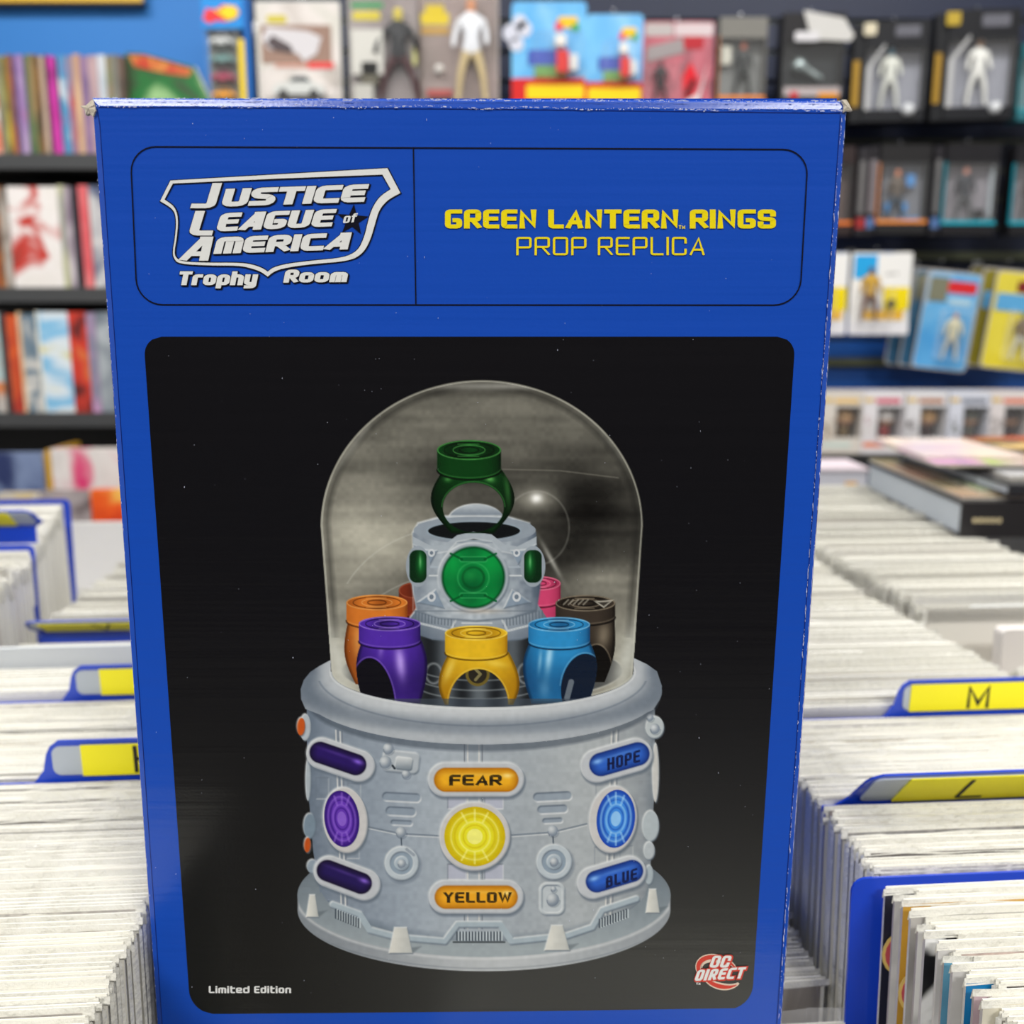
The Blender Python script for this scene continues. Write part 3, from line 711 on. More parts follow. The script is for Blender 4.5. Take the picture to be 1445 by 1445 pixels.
# dials
def ball(cx_, cy_, r_):
    d = sd_ell(cx_, cy_, r_, r_ * 1.05); put(mix((104, 118, 134), (206, 211, 213), glow(cx_ - r_ * .3, cy_ - r_ * .35, r_, r_)), aa(d)); put((70, 82, 96), np.clip(1 - np.abs(sd_ell(cx_ + 1, cy_ + 1.5, r_, r_)) / 1.5, 0, 1) * .35 * (gy > cy_))
def dial(cx_, cy_, r_):
    d = sd_ell(cx_ + 2, cy_ + 3, r_ + 2, r_ + 2); put((98, 110, 124), aa(d, 4) * .45)
    d = sd_ell(cx_, cy_, r_, r_); put((186, 196, 202), aa(d)); emboss(d, 2.5)
    d = sd_ell(cx_, cy_, r_ * .68, r_ * .68); put((140, 156, 170), aa(d)); emboss(d, 2, hi=(98, 110, 124), lo=(220, 224, 224))
    d = sd_ell(cx_, cy_, r_ * .42, r_ * .42); put((170, 184, 194), aa(d)); emboss(d, 2); ball(cx_, cy_, r_ * .25)
put((80, 92, 104), aa(sd_line([(566, 1178), (567, 1196)], 2))); dial(567, 1218, 24); ball(566, 1174, 7.5); put((150, 160, 170), aa(sd_line([(574, 1198), (584, 1206)], 4)))
put((80, 92, 104), aa(sd_line([(780, 1176), (781, 1192)], 2))); dial(782, 1216, 25); ball(780, 1172, 7.5)
d = sd_caps(779, 1268, 18, 23, r=11); put((188, 196, 200), aa(d)); emboss(d, 2.4); emboss(sd_caps(779, 1268, 14, 19, r=8), 1.8, hi=(98, 110, 124), lo=(222, 226, 226)); ball(780, 1269, 9); ball(781, 1254, 4)
d = sd_caps(566, 1075, 26, 15, .1, r=8); put((176, 184, 190), aa(d)); emboss(d, 2.6); ball(548, 1056, 7.5); ball(544, 1075, 8.5); ball(573, 1092, 6)
d = sd_caps(570, 1077, 12, 9, .12, r=4); put(mix((120, 132, 142), (226, 229, 228), np.clip(1 - (gy - 1066) / 20, 0, 1)), aa(d)); emboss(d, 1.8); put((54, 62, 70), aa(sd_line([(554, 1080), (557, 1084)], 3)))
# side bumps seen edge-on
for x_, y_, r1, r2, c_ in ((431, 1026, 8, 19, (176, 184, 190)), (425, 1025, 6, 13, (196, 84, 26)), (437, 1165, 9, 18, (120, 138, 152)), (434, 1192, 5, 11, (190, 80, 24)), (441, 1222, 8, 10, (140, 154, 166)),
                           (924, 1026, 13, 16, (186, 194, 196)), (918, 1165, 12, 22, (176, 186, 190)), (916, 1200, 8, 13, (180, 188, 192)), (916, 1234, 6, 14, (168, 180, 186)), (925, 1090, 5, 42, (200, 200, 196)), (435, 1100, 4, 30, (170, 180, 186))):
    d = sd_ell(x_, y_, r1, r2); put(c_, aa(d)); emboss(d, 2.4)
ball(924, 1028, 7); ball(917, 1012, 5)
# purple, yellow and blue jewels
def jewel_bar(cx_, cy_, hw, hh, rot, cd, cm, ch, rim_off=(0, 0), hl=None):
    d = sd_caps(cx_ + rim_off[0], cy_ + rim_off[1], hw + 9, hh + 8, rot); put((90, 102, 116), aa(sd_caps(cx_ + rim_off[0] + 1, cy_ + rim_off[1] + 3, hw + 10, hh + 9, rot), 3) * .5); put((190, 194, 198), aa(d)); emboss(d, 3)
    d = sd_caps(cx_, cy_, hw, hh, rot); put(mix(cd, cm, np.clip(-d / hh, 0, 1) ** .6 * 1.2), aa(d)); put(cd, np.clip(1 - np.abs(d) / 1.8, 0, 1) * .6)
    c, s = math.cos(rot), math.sin(rot)
    if hl: put(ch, glow(cx_ + hl * c, cy_ + hl * s - hh * .35, 7, 3.4, rot) * .8)
    put(ch, glow(cx_, cy_ - hh * .45, hw * .7, 2.4, rot) * .25)
jewel_bar(672, 1100, 59, 16.5, 0, (176, 106, 8), (240, 176, 34), (255, 232, 150), hl=44); jewel_bar(672, 1265.5, 58, 16, 0, (176, 106, 8), (240, 170, 34), (255, 232, 150), hl=44)
jewel_bar(477, 1070, 41, 14.5, .33, (16, 8, 40), (40, 20, 96), (150, 110, 236), (4, 2), hl=30); jewel_bar(486, 1237, 40, 14.5, .36, (16, 8, 38), (34, 20, 84), (150, 110, 226), (4, 2), hl=30)
jewel_bar(874, 1071, 43, 16, -.28, (14, 40, 112), (46, 98, 196), (150, 200, 255), (-4, 2), hl=-32); jewel_bar(867, 1236, 41, 15, -.29, (14, 40, 112), (44, 96, 196), (150, 200, 255), (-4, 2), hl=-30)
def gem(cx_, cy_, rx_, ry_, rot, cd, cm, ch, ro=(0, 0), k=1.0):
    put((88, 100, 112), aa(sd_ell(cx_ + ro[0] + 1, cy_ + ro[1] + 3, rx_ + 8, ry_ + 8, rot), 3) * .5); d = sd_ell(cx_ + ro[0], cy_ + ro[1], rx_ + 7, ry_ + 7, rot); put((200, 198, 196), aa(d)); emboss(d, 3)
    d = sd_ell(cx_, cy_, rx_, ry_, rot); put(mix(cd, cm, np.clip(-d / (rx_ * .5), 0, 1)), aa(d))
    for f in (.78, .5): put(ch, np.clip(1 - np.abs(sd_ell(cx_, cy_, rx_ * f, ry_ * f, rot)) / 2.4, 0, 1) * .55); put(cd, np.clip(1 - np.abs(sd_ell(cx_, cy_, rx_ * (f - .12), ry_ * (f - .12), rot)) / 1.8, 0, 1) * .55)
    put(ch, aa(sd_ell(cx_, cy_, rx_ * .26, ry_ * .26, rot)) * .7)
    for a in (-.5, 0, .5): put(ch, aa(sd_line([(cx_ + rx_ * .9 * math.sin(a), cy_ - ry_ * .9 * math.cos(a)), (cx_ + rx_ * .55 * math.sin(a), cy_ - ry_ * .55 * math.cos(a))], 3)) * .5); put(ch, aa(sd_line([(cx_ + rx_ * .9 * math.sin(a), cy_ + ry_ * .9 * math.cos(a)), (cx_ + rx_ * .55 * math.sin(a), cy_ + ry_ * .55 * math.cos(a))], 3)) * .5)
gem(670, 1180, 43, 42, 0, (204, 176, 6), (234, 226, 40), (252, 250, 160)); gem(482.5, 1155, 24.5, 40, -.12, (44, 16, 110), (98, 52, 176), (150, 110, 214), (5, 2)); gem(869, 1155, 27, 41, .1, (20, 62, 168), (64, 140, 226), (178, 222, 252), (-4, 1))
# lower trim with ribbed grilles and pegs
def trim(P): 
    d = sd_line(P, 9); put((164, 178, 186), aa(d)); emboss(d, 2.4)
trim([(470, 1276), (508, 1290), (522, 1312), (560, 1322), (628, 1328), (646, 1304), (706, 1304), (722, 1328), (800, 1320), (836, 1308), (850, 1284), (898, 1268)])
def grille(P0, P1, hgt, n):
    for k in range(n):
        t = k / (n - 1); x = P0[0] + (P1[0] - P0[0]) * t; y = P0[1] + (P1[1] - P0[1]) * t
        put((66, 76, 86), aa(sd_line([(x, y), (x, y + hgt)], 2.2))); put((196, 206, 210), aa(sd_line([(x + 2.2, y), (x + 2.2, y + hgt)], 1.8)))
grille((645, 1315), (706, 1315), 11, 15); grille((474, 1283), (506, 1296), 12, 10); grille((846, 1297), (884, 1283), 11, 11)
put((50, 56, 60), aa(sd_line([(640, 1329), (712, 1329)], 2.5)) * .8)
for cx_, y0, y1, w0, w1 in ((565.5, 1308, 1345, 9, 17), (786, 1305, 1341, 8, 18), (441, 1262, 1294, 4, 9), (921, 1254, 1288, 5, 10)):
    put((84, 94, 100), aa(sd_poly([(cx_ - w0, y1 - 6), (cx_ + w1 + 12, y1 - 10), (cx_ + w1, y1)]), 3) * .5)
    d = sd_poly([(cx_ - w0, y0), (cx_ + w0, y0), (cx_ + w1, y1), (cx_ - w1, y1)]); put(mix((150, 156, 156), (218, 217, 208), np.clip(.5 + (cx_ - gx) / w1 * .3 + .3, 0, 1)), aa(d)); emboss(d, 1.8)
# rim ring round the top of the drum
rim = np.minimum(sd_ell(680, 975, 254, 75), sd_poly([(463, 933), (450, 940), (438, 948), (429, 959), (424.5, 972), (425, 986), (431, 1000), (470, 1015), (890, 1015), (922, 1001), (931, 987), (934, 968), (927, 947), (913, 937), (896, 929), (880, 925), (480, 925)]))
rimfull = np.minimum(rim, 99)
hole = np.minimum(sd_ell(681, 948, 212.5, 49.5), np.where(gy < 948, np.maximum(467 - gx, gx - 894), 99)); ra = aa(rimfull) * (1 - aa(hole)) * np.clip(gy - 928, 0, 1)
ra = ra * (((gx < 469) | (gx > 893)) | (gy > 948))
put((66, 76, 88), aa(sd_ell(680, 985, 250, 75), 5) * (gy > 985) * .6 * (1 - ra))
e = np.clip(sd_ell(681, 948, 212.5, 49.5) / 52, 0, 1)                 # 0 at the inner lip, 1 at the outer edge
sh = .55 + .28 * np.cos(e * 7.2 - .9) + .1 * np.exp(-((gx - 650) / 200) ** 2) - .28 * np.clip(e - .8, 0, 1) * 4 - .22 * np.clip((500 - gx) / 80, 0, 1) - .12 * np.clip((gx - 860) / 80, 0, 1)
put(mix((92, 104, 118), (208, 212, 214), sh), ra)
put((100, 112, 126), np.clip(1 - np.abs(sd_ell(681, 952, 232, 72)) / 2.2, 0, 1) * ra * .6 * (gy > 960))
put((226, 228, 226), np.clip(1 - np.abs(sd_ell(681, 948, 215, 52)) / 2.2, 0, 1) * ra * .6)
ra = None
# lettering on the bars (drawn as ink)
def art_text(s, xl, xr, yt, yb, tx, ty, col, slope=0.0, shear=0, alpha=.92):
    for q in text_quads(s, xl, xr, yt, yb, yt + slope * (xr - xl), yb + slope * (xr - xl), tx=tx, ty=ty, gap=2.2, shear=shear): put(col, aa(sd_poly(q)) * alpha)
art_text('FEAR', 634, 708, 1093, 1108, 5.2, 3.2, (34, 26, 10)); art_text('YELLOW', 626, 722, 1258.5, 1273.5, 4.6, 3.0, (34, 26, 10))
art_text('HOPE', 857, 903, 1070, 1087, 3.6, 3.0, (14, 22, 60), slope=-.27); art_text('BLUE', 855, 899, 1237, 1253, 3.6, 3.0, (14, 22, 60), slope=-.29)
img = img * (1 + (N1 - .5)[..., None] * .04)

def to_lin(a):
    a = np.clip(a / 255.0, 0, 1); return np.where(a <= 0.04045, a / 12.92, ((a + 0.055) / 1.055) ** 2.4)
def face_points(px, py, off):
    """vectorised fp() relative to the box base"""
    cp, sp = math.cos(PITCH), math.sin(PITCH)
    u_ = (px - 722.5) / F; v_ = (722.5 - py) / F; dy_ = cp + v_ * sp; dz_ = -sp + v_ * cp
    t = D / dy_; return np.stack([u_ * t - BASE.x, np.full_like(u_, -off), CAM.z + dz_ * t - BASE.z], -1)
INK = 1.0
def ink_grid(name, px, py, col, keep, off, matr):
    ny, nx = px.shape; idx = np.arange(nx * ny).reshape(ny, nx)
    q = np.stack([idx[:-1, :-1], idx[1:, :-1], idx[1:, 1:], idx[:-1, 1:]], -1).reshape(-1, 4)
    kq = (keep[:-1, :-1] | keep[1:, :-1] | keep[1:, 1:] | keep[:-1, 1:]).reshape(-1); q = q[kq]
    used = np.unique(q); remap = np.full(nx * ny, -1, np.int64); remap[used] = np.arange(len(used)); q = remap[q]
    P = face_points(px.astype(np.float64), py.astype(np.float64), off).reshape(-1, 3)[used]
    c = (to_lin(col) * INK).reshape(-1, 3)[used]
    me = bpy.data.meshes.new(name); me.vertices.add(len(P)); me.vertices.foreach_set('co', P.astype(np.float32).ravel())
    me.loops.add(len(q) * 4); me.loops.foreach_set('vertex_index', q.astype(np.int32).ravel())
    me.polygons.add(len(q)); me.polygons.foreach_set('loop_start', np.arange(0, len(q) * 4, 4, dtype=np.int32)); me.polygons.foreach_set('loop_total', np.full(len(q), 4, np.int32))
    me.update(calc_edges=True)
    at_ = me.attributes.new('ink', 'FLOAT_COLOR', 'POINT'); at_.data.foreach_set('color', np.concatenate([c, np.ones((len(c), 1))], 1).astype(np.float32).ravel())
    me.materials.append(matr); o = bpy.data.objects.new(name, me); COL.objects.link(o); o.parent = ROOT
    return o
ink_grid('printed_display', gx, gy, img, cov > .01, O2, m_art)
# black panel: a fan of rows that follows the rounded outline
OUT = rr_px((202.5, 475), (1122.5, 475), (1060.5, 1424), (269, 1431), (26, 26, 34, 34), n=10)
rows = np.linspace(475.01, 1430.5, 240); cols = np.linspace(0, 1, 60)
pxs, pys = [], []
for y in rows:
    xs = []
    for i in range(len(OUT)):
        x0, y0 = OUT[i]; x1, y1 = OUT[(i + 1) % len(OUT)]
        if (y0 > y) != (y1 > y): xs.append(x0 + (x1 - x0) * (y - y0) / (y1 - y0))
    if len(xs) < 2: continue
    pxs.append(min(xs) + (max(xs) - min(xs)) * cols); pys.append(np.full(60, y))
pxs = np.array(pxs); pys = np.array(pys)
ink_grid('printed_backdrop', pxs, pys, backdrop(pxs, pys), np.ones_like(pxs, dtype=bool), O1, m_art)

b = MB()
for s, xl, xr in (('Limited', 295, 352.5), ('Edition', 359, 411)):
    for q in text_quads(s, xl, xr, 1390.5, 1400.5, tx=2.7, ty=1.9, gap=1.3, rnd=.5): ppoly(b, q, O3)
b.build('edition_lettering', m_ink_white, ROOT, fix=False)
# maker's emblem, bottom right
br_, bw2, bo_ = MB(), MB(), MB()
def arc(b_, cx, cy, rx_, ry_, rot, a0, a1, w0, w1, off, n=22):
    L_ = []
    for k in range(n + 1):
        t = k / n; a = math.radians(a0 + (a1 - a0) * t); w_ = w0 + (w1 - w0) * math.sin(t * PI)
        c, s = math.cos(rot), math.sin(rot); pr = []
        for sg in (-.5, .5):
            X = (rx_ + sg * w_) * math.cos(a); Y = (ry_ + sg * w_) * math.sin(a); pr.append((cx + X * c - Y * s, cy + X * s + Y * c))
        L_.append(pr)
    for k in range(n): ppoly(b_, [L_[k][0], L_[k + 1][0], L_[k + 1][1], L_[k][1]], off)
arc(bw2, 1013, 1370, 29, 19, .35, 95, 330, 3, 9, O2); arc(br_, 1013, 1370, 29, 19, .35, 100, 320, 1.5, 6.5, O3)
arc(bw2, 1018, 1372, 29, 19, .3, 20, 150, 3, 10, O2); arc(br_, 1018, 1372, 29, 19, .3, 30, 145, 1, 6, O3)
arc(bw2, 1012, 1370, 23, 14, .35, 170, 300, 1, 4, O4)
for s, xl, xr, a0, a1, c0, c1 in (('DC', 1000, 1033, 1347, 1364, 1347, 1364), ('DIREcT', 979, 1053, 1367, 1383, 1363, 1379)):
    for q in text_quads(list(s), xl, xr, a0, a1, c0, c1, tx=4.4, ty=3.4, gap=1.8, shear=.35, grow=1.7, dx=.6, dy=.6): ppoly(br_, q, O4)
    for q in text_quads(list(s), xl, xr, a0, a1, c0, c1, tx=4.4, ty=3.4, gap=1.8, shear=.35): ppoly(bo_, q, O5)
for q in text_quads('TM', 982, 988, 1385, 1388, tx=1, ty=.8, gap=.8): ppoly(bo_, q, O5)
m_inkor = printed('box_print_salmon', col=rgb(225, 205, 185))
bw2.build('maker_swoosh', m_inkor, ROOT, fix=False); br_.build('maker_outline', m_ink_red, ROOT, fix=False); bo_.build('maker_lettering', m_ink_white, ROOT, fix=False)

# ---- worn creases: flakes where the print rubbed off
def flakes(name, fn, n, seed, wmax, lmax, along='v', m=None):
    r = random.Random(seed); b_ = MB()
    for _ in range(n):
        x, y = fn(r.random(), r); l = r.uniform(.4, lmax) * r.random() ** 1.5 + .3; w_ = r.uniform(.2, wmax) * r.random() + .15
        k = 5; P = []
        for j in range(k):
            a = 2 * PI * j / k; ex = (w_ if along == 'v' else l) * math.cos(a) * r.uniform(.6, 1.2); ey = (l if along == 'v' else w_) * math.sin(a) * r.uniform(.6, 1.2)
            P.append((x + ex, y + ey))
        ppoly(b_, P, O5)
    o = b_.build(name, m or m_wear, ROOT, fix=False); tag(o, kind='stuff'); return o
TLc, TRc = (137, 149.5), (1188, 158.5)
def f_top(t, r):
    return (TLc[0] + (TRc[0] - TLc[0]) * t, TLc[1] + (TRc[1] - TLc[1]) * t ** 1.0 * .35 + (1.5 * math.sin(t * 40)) + r.gauss(0, .8) + (3.0 if t > .5 else 1.0) * t)
flakes('worn_crease_top', f_top, 520, 1, 1.0, 5, 'h')
flakes('worn_edge_top', lambda t, r: (132 + 1060 * t, 138.0 + r.random() * 3.0 + 4 * t), 420, 2, 1.1, 7, 'h')
flakes('worn_crease_right', lambda t, r: (1187 + (1098 - 1187) * t + r.gauss(0, .45) - 2.5 * math.sin(t * PI), 165 + 1280 * t), 260, 3, .5, 9, 'v')
flakes('worn_edge_right', lambda t, r: (1192.5 + (1101.0 - 1192.5) * t + r.gauss(0, .35), 158 + 1285 * t), 240, 4, .35, 9, 'v')
flakes('worn_edge_left', lambda t, r: (134 + (224 - 134) * t + r.gauss(0, .5), 175 + 1270 * t), 160, 5, .3, 4, 'v')
flakes('print_scratches', lambda t, r: (210 + 880 * r.random(), 165 + 1240 * r.random() ** 1.3), 170, 6, .5, 1.6, 'v')
# dark fold lines beside the edges
b = MB(); strip(b, [(137, 153), (141, 176), (229, 1445)], 1.0, O1); strip(b, [(140, 151.5), (660, 154), (1186, 160)], 1.2, O1); strip(b, [(1186, 162), (1096, 1445)], 1.0, O1)
b.build('fold_line', printed('box_print_fold', col=rgb(14, 34, 110)), ROOT, fix=False)
# torn corner, top left, and the crushed one, top right
def tear(name, P, seed, thick=.0009):
    r = random.Random(seed); b_ = MB(); c = (sum(p[0] for p in P) / len(P), sum(p[1] for p in P) / len(P))
    n = len(P)
    for k in range(n):
        p, q = P[k], P[(k + 1) % n]
        A_, B_, C_ = rel(fp(*p, thick * r.uniform(.2, 1))), rel(fp(*q, thick * r.uniform(.2, 1))), rel(fp(*c, thick * 1.2))
        b_.quad([A_, B_, C_]); b_.quad([A_, B_, rel(fp(*q, -.0015)), rel(fp(*p, -.0015))])
    return b_.build(name, m_paper, ROOT, fix=False)
tear('torn_corner', [(114, 150), (122, 149), (127, 145), (131, 140), (134, 149), (136, 157), (132, 165), (127, 160), (122, 163), (121, 155)], 3)
tear('crushed_corner', [(1187, 141), (1194, 141), (1199, 149), (1202, 157), (1195, 156), (1189, 159), (1190, 150)], 4)
# ================================================================== rows of bagged comics
PHI = math.radians(4.2)                       # the rows run a little to the left of the camera axis
def uv(u, v, z): return Vector((v * math.cos(PHI) - u * math.sin(PHI), u * math.cos(PHI) + v * math.sin(PHI), z))
HGT = 0.262
m_board = mat('backing_board', rgb(236, 233, 222), 0.75, bump=0.05)
m_board2 = mat('backing_board_grey', rgb(198, 202, 204), 0.7)
m_bag = mat('bag_plastic_fold', rgb(226, 224, 214), 0.2, bump=0.9, bscale=220, coat=0.5)
PAGES = [mat('pages_%d' % i, rgb(*c), 0.85, bump=0.2, bscale=300) for i, c in enumerate([(210, 200, 184), (222, 216, 202), (186, 174, 164), (206, 198, 188), (168, 156, 150)])]
m_board_bright = mat('backing_board_brightened', rgb(242, 240, 232), .7)  # board and page copies for packed rows, brightened in colour against light falloff
PAGES_BRIGHT = [mat('pages_brightened_%d' % i, rgb(*c), .8) for i, c in enumerate([(232, 228, 218), (238, 236, 230), (222, 216, 206), (234, 232, 224), (212, 206, 198)])]
m_clear = None
def clear_plastic(name='clear_plastic', tint=(1, 1, 1), a=0.10, rough=0.08):
    if name in MATS: return MATS[name]
    m = bpy.data.materials.new(name); m.use_nodes = True; nt = m.node_tree; nt.nodes.clear()
    out = nt.nodes.new('ShaderNodeOutputMaterial'); mx = nt.nodes.new('ShaderNodeMixShader'); tr = nt.nodes.new('ShaderNodeBsdfTransparent')
    g = nt.nodes.new('ShaderNodeBsdfPrincipled'); g.inputs['Base Color'].default_value = (*tint, 1); g.inputs['Roughness'].default_value = rough
    fr = nt.nodes.new('ShaderNodeLayerWeight'); fr.inputs['Blend'].default_value = 0.35
    mp = nt.nodes.new('ShaderNodeMath'); mp.operation = 'MULTIPLY_ADD'; mp.inputs[1].default_value = 0.5; mp.inputs[2].default_value = a
    nt.links.new(fr.outputs['Facing'], mp.inputs[0]); nt.links.new(mp.outputs[0], mx.inputs[0])
    tc = nt.nodes.new('ShaderNodeTexCoord'); n = nt.nodes.new('ShaderNodeTexNoise'); n.inputs['Scale'].default_value = 60
    bp = nt.nodes.new('ShaderNodeBump'); bp.inputs['Strength'].default_value = .3; bp.inputs['Distance'].default_value = .002
    nt.links.new(tc.outputs['Object'], n.inputs['Vector']); nt.links.new(n.outputs['Fac'], bp.inputs['Height']); nt.links.new(bp.outputs[0], g.inputs['Normal'])
    nt.links.new(tr.outputs[0], mx.inputs[1]); nt.links.new(g.outputs[0], mx.inputs[2]); nt.links.new(mx.outputs[0], out.inputs[0])
    MATS[name] = m; return m
m_clear = clear_plastic()

def comic_mesh(seed, th=0.0034, flap=1.0, wdt=0.176, side=True):
    """a bagged and boarded comic: board at the back, pages with a cover, plastic folded over the top.
       local: x across, y depth (0 = front cover), z up with the top at 0; slots: board, pages, bag, cover"""
    r = random.Random(seed); b = MB(); h = HGT; wv = [r.uniform(-.0006, .0006) for _ in range(12)]
    pc = r.uniform(.0012, .003); w2 = wdt / 2
    b.box(-w2 + (.003 if side else .0006), w2 - .004, 0.0, th * .62, -h + .004, -pc, 1, mtop=1, mfront=3)                # pages + cover
    b.box(-w2 + .0015, w2 - .0015, th * .66, th * .86, -h, -r.uniform(0.0002, .0012), 0)             # board
    # plastic: wavy fold along the top and down the sides
    n = 10; base = len(b.v)
    for k in range(n + 1):
        x = -w2 + wdt * k / n; z = wv[k] - .0004
        b.v += [(x, -0.0001 + wv[(k + 3) % 11] * .1, z - .0015 - .003 * flap), (x, th * .10 + wv[(k + 5) % 11] * .25, z + .0003), (x, th * (.25 + .3 * (flap > .5)), z - .0004 + wv[(k + 2) % 11] * .3), (x, th * .62, z - .004)]
    for k in range(n):
        i = base + 4 * k
        for j in range(3): b.f.append((i + j, i + 4 + j, i + 5 + j, i + 1 + j)); b.m.append(2 if (j or flap > .5) else 2)
    for sx in ((-1, 1) if side else (1,)):
        b.quad([(sx * w2, -.0002, -.002), (sx * (w2 + .0008), th * .5, -.003), (sx * (w2 + .0006), th * .5, -h), (sx * w2, 0, -h)], 2)
    me = b.mesh('comic_book', [m_board, PAGES[seed % 5], m_bag, m_board]); return me
MEC = [comic_mesh(s, th=t, flap=f) for s, t, f in ((1, .0017, 1), (2, .0020, 1), (3, .0024, .3), (4, .0018, .3), (5, .0027, 1), (6, .0019, .2), (7, .0021, 1), (8, .0030, .2), (9, .0018, 1), (10, .0023, .3))]
MEF = [comic_mesh(s, th=t, flap=.3, side=False) for s, t in ((21, .0024), (22, .0020), (23, .0028))]
TH = [.0017, .0020, .0024, .0018, .0027, .0019, .0021, .0030, .0018, .0023]
cov_cols = [(206, 200, 194), (190, 186, 178), (168, 160, 150), (214, 210, 204), (150, 148, 146), (196, 176, 168), (182, 186, 190), (120, 116, 112), (200, 190, 170), (222, 220, 216)]
COVERS = [print_mat('cover_pale_%d' % i, [c, tuple(int(v * .86) for v in c), tuple(min(255, int(v * 1.08)) for v in c)], 30, i, .25, (3, 1, .6)) for i, c in enumerate(cov_cols)]
for i, me in enumerate(MEC): me.materials[3] = COVERS[i]
class Row:
    def __init__(s, v0, v1, z, name): s.v0, s.v1, s.z, s.name, s.n = v0, v1, z, name, 0
    def comic(s, u, k, label, group, dz=0.0, lean=0.0, dv=0.0, cover=None, mesh=None, yaw=0.0):
        me = mesh or MEC[k]; o = bpy.data.objects.new('comic_book', me); COL.objects.link(o)
        o.location = uv(u, (s.v0 + s.v1) / 2 + dv, s.z + dz); o.rotation_euler = (lean, 0, PHI + yaw)
        if cover is not None:
            o.material_slots[3].link = 'OBJECT'; o.material_slots[3].material = cover
        tag(o, label, 'comic', group); return o
    def fill(s, u0, u1, label, group, seed, jit=.0016, lean=-.04, gap=.0006, slope=0.0):
        r = random.Random(seed); u = u0
        while u < u1:
            k = r.randrange(10); t = TH[k]
            s.comic(u, k, label, group, dz=r.gauss(0, jit) - (.0015 if r.random() < .08 else 0) + slope * (u - u0), lean=lean, dv=r.gauss(0, .0012), yaw=r.gauss(0, .004)); u += t + gap * r.random() * 2; s.n += 1
        return u
    def stuff(s, u0, u1, label, seed, jit=.0016, lean=-.04, gap=.0006, name='comic_row', cat='comics', zf=None, vf=None):
        r = random.Random(seed); V, Fa, Mi = [], [], []; u = u0; nv = 0
        mats = [m_board_bright] + PAGES_BRIGHT + [m_bag]
        b = MB()
        while u < u1:
            k = r.randrange(10); t = TH[k]; c = (s.v0 + s.v1) / 2 + r.gauss(0, .0014) + (vf(u) if vf else 0); w2 = .088; z = s.z + r.gauss(0, jit) + (zf(u) if zf else 0)
            h = HGT
            # board, pages, folded plastic: three slabs leaning with the row
            def P(x, y, zz): return uv(u + y - zz * lean * 0 + (zz) * math.sin(-lean) * -1, c + x, z + zz)
            for (x_, y0, y1, zt, mi) in ((w2 - .003, 0, t * .62, -r.uniform(.0005, .0025), 1 + r.randrange(5)), (w2 - .001, t * .64, t * .9, 0, 0), (w2, t * .0, t * .2, r.uniform(.0000, .0008), 6)):
                zb = -h if mi != 6 else -.012
                i = len(b.v); b.v += [tuple(P(*q)) for q in ((-x_, y0, zb), (x_, y0, zb), (x_, y1, zb), (-x_, y1, zb), (-x_, y0, zt), (x_, y0, zt + r.gauss(0, .0004)), (x_, y1, zt), (-x_, y1, zt))]
                for q in ((4, 5, 6, 7), (0, 1, 5, 4), (2, 3, 7, 6), (0, 4, 7, 3), (1, 2, 6, 5)): b.f.append(tuple(i + kk for kk in q)); b.m.append(mi)
            u += t + gap * r.random() * 2
        o = b.build(name, mats, fix=False); tag(o, label, cat, kind='stuff'); return o

left = Row(-.296, -.111, Z0, 'left'); mid = Row(-.014, .170, Z0 - .0625, 'middle'); right = Row(.172, .354, Z0, 'right')
LN = -.05
# -- left row: up to the H divider, H to the plain-yellow divider, beyond
NUM = 0
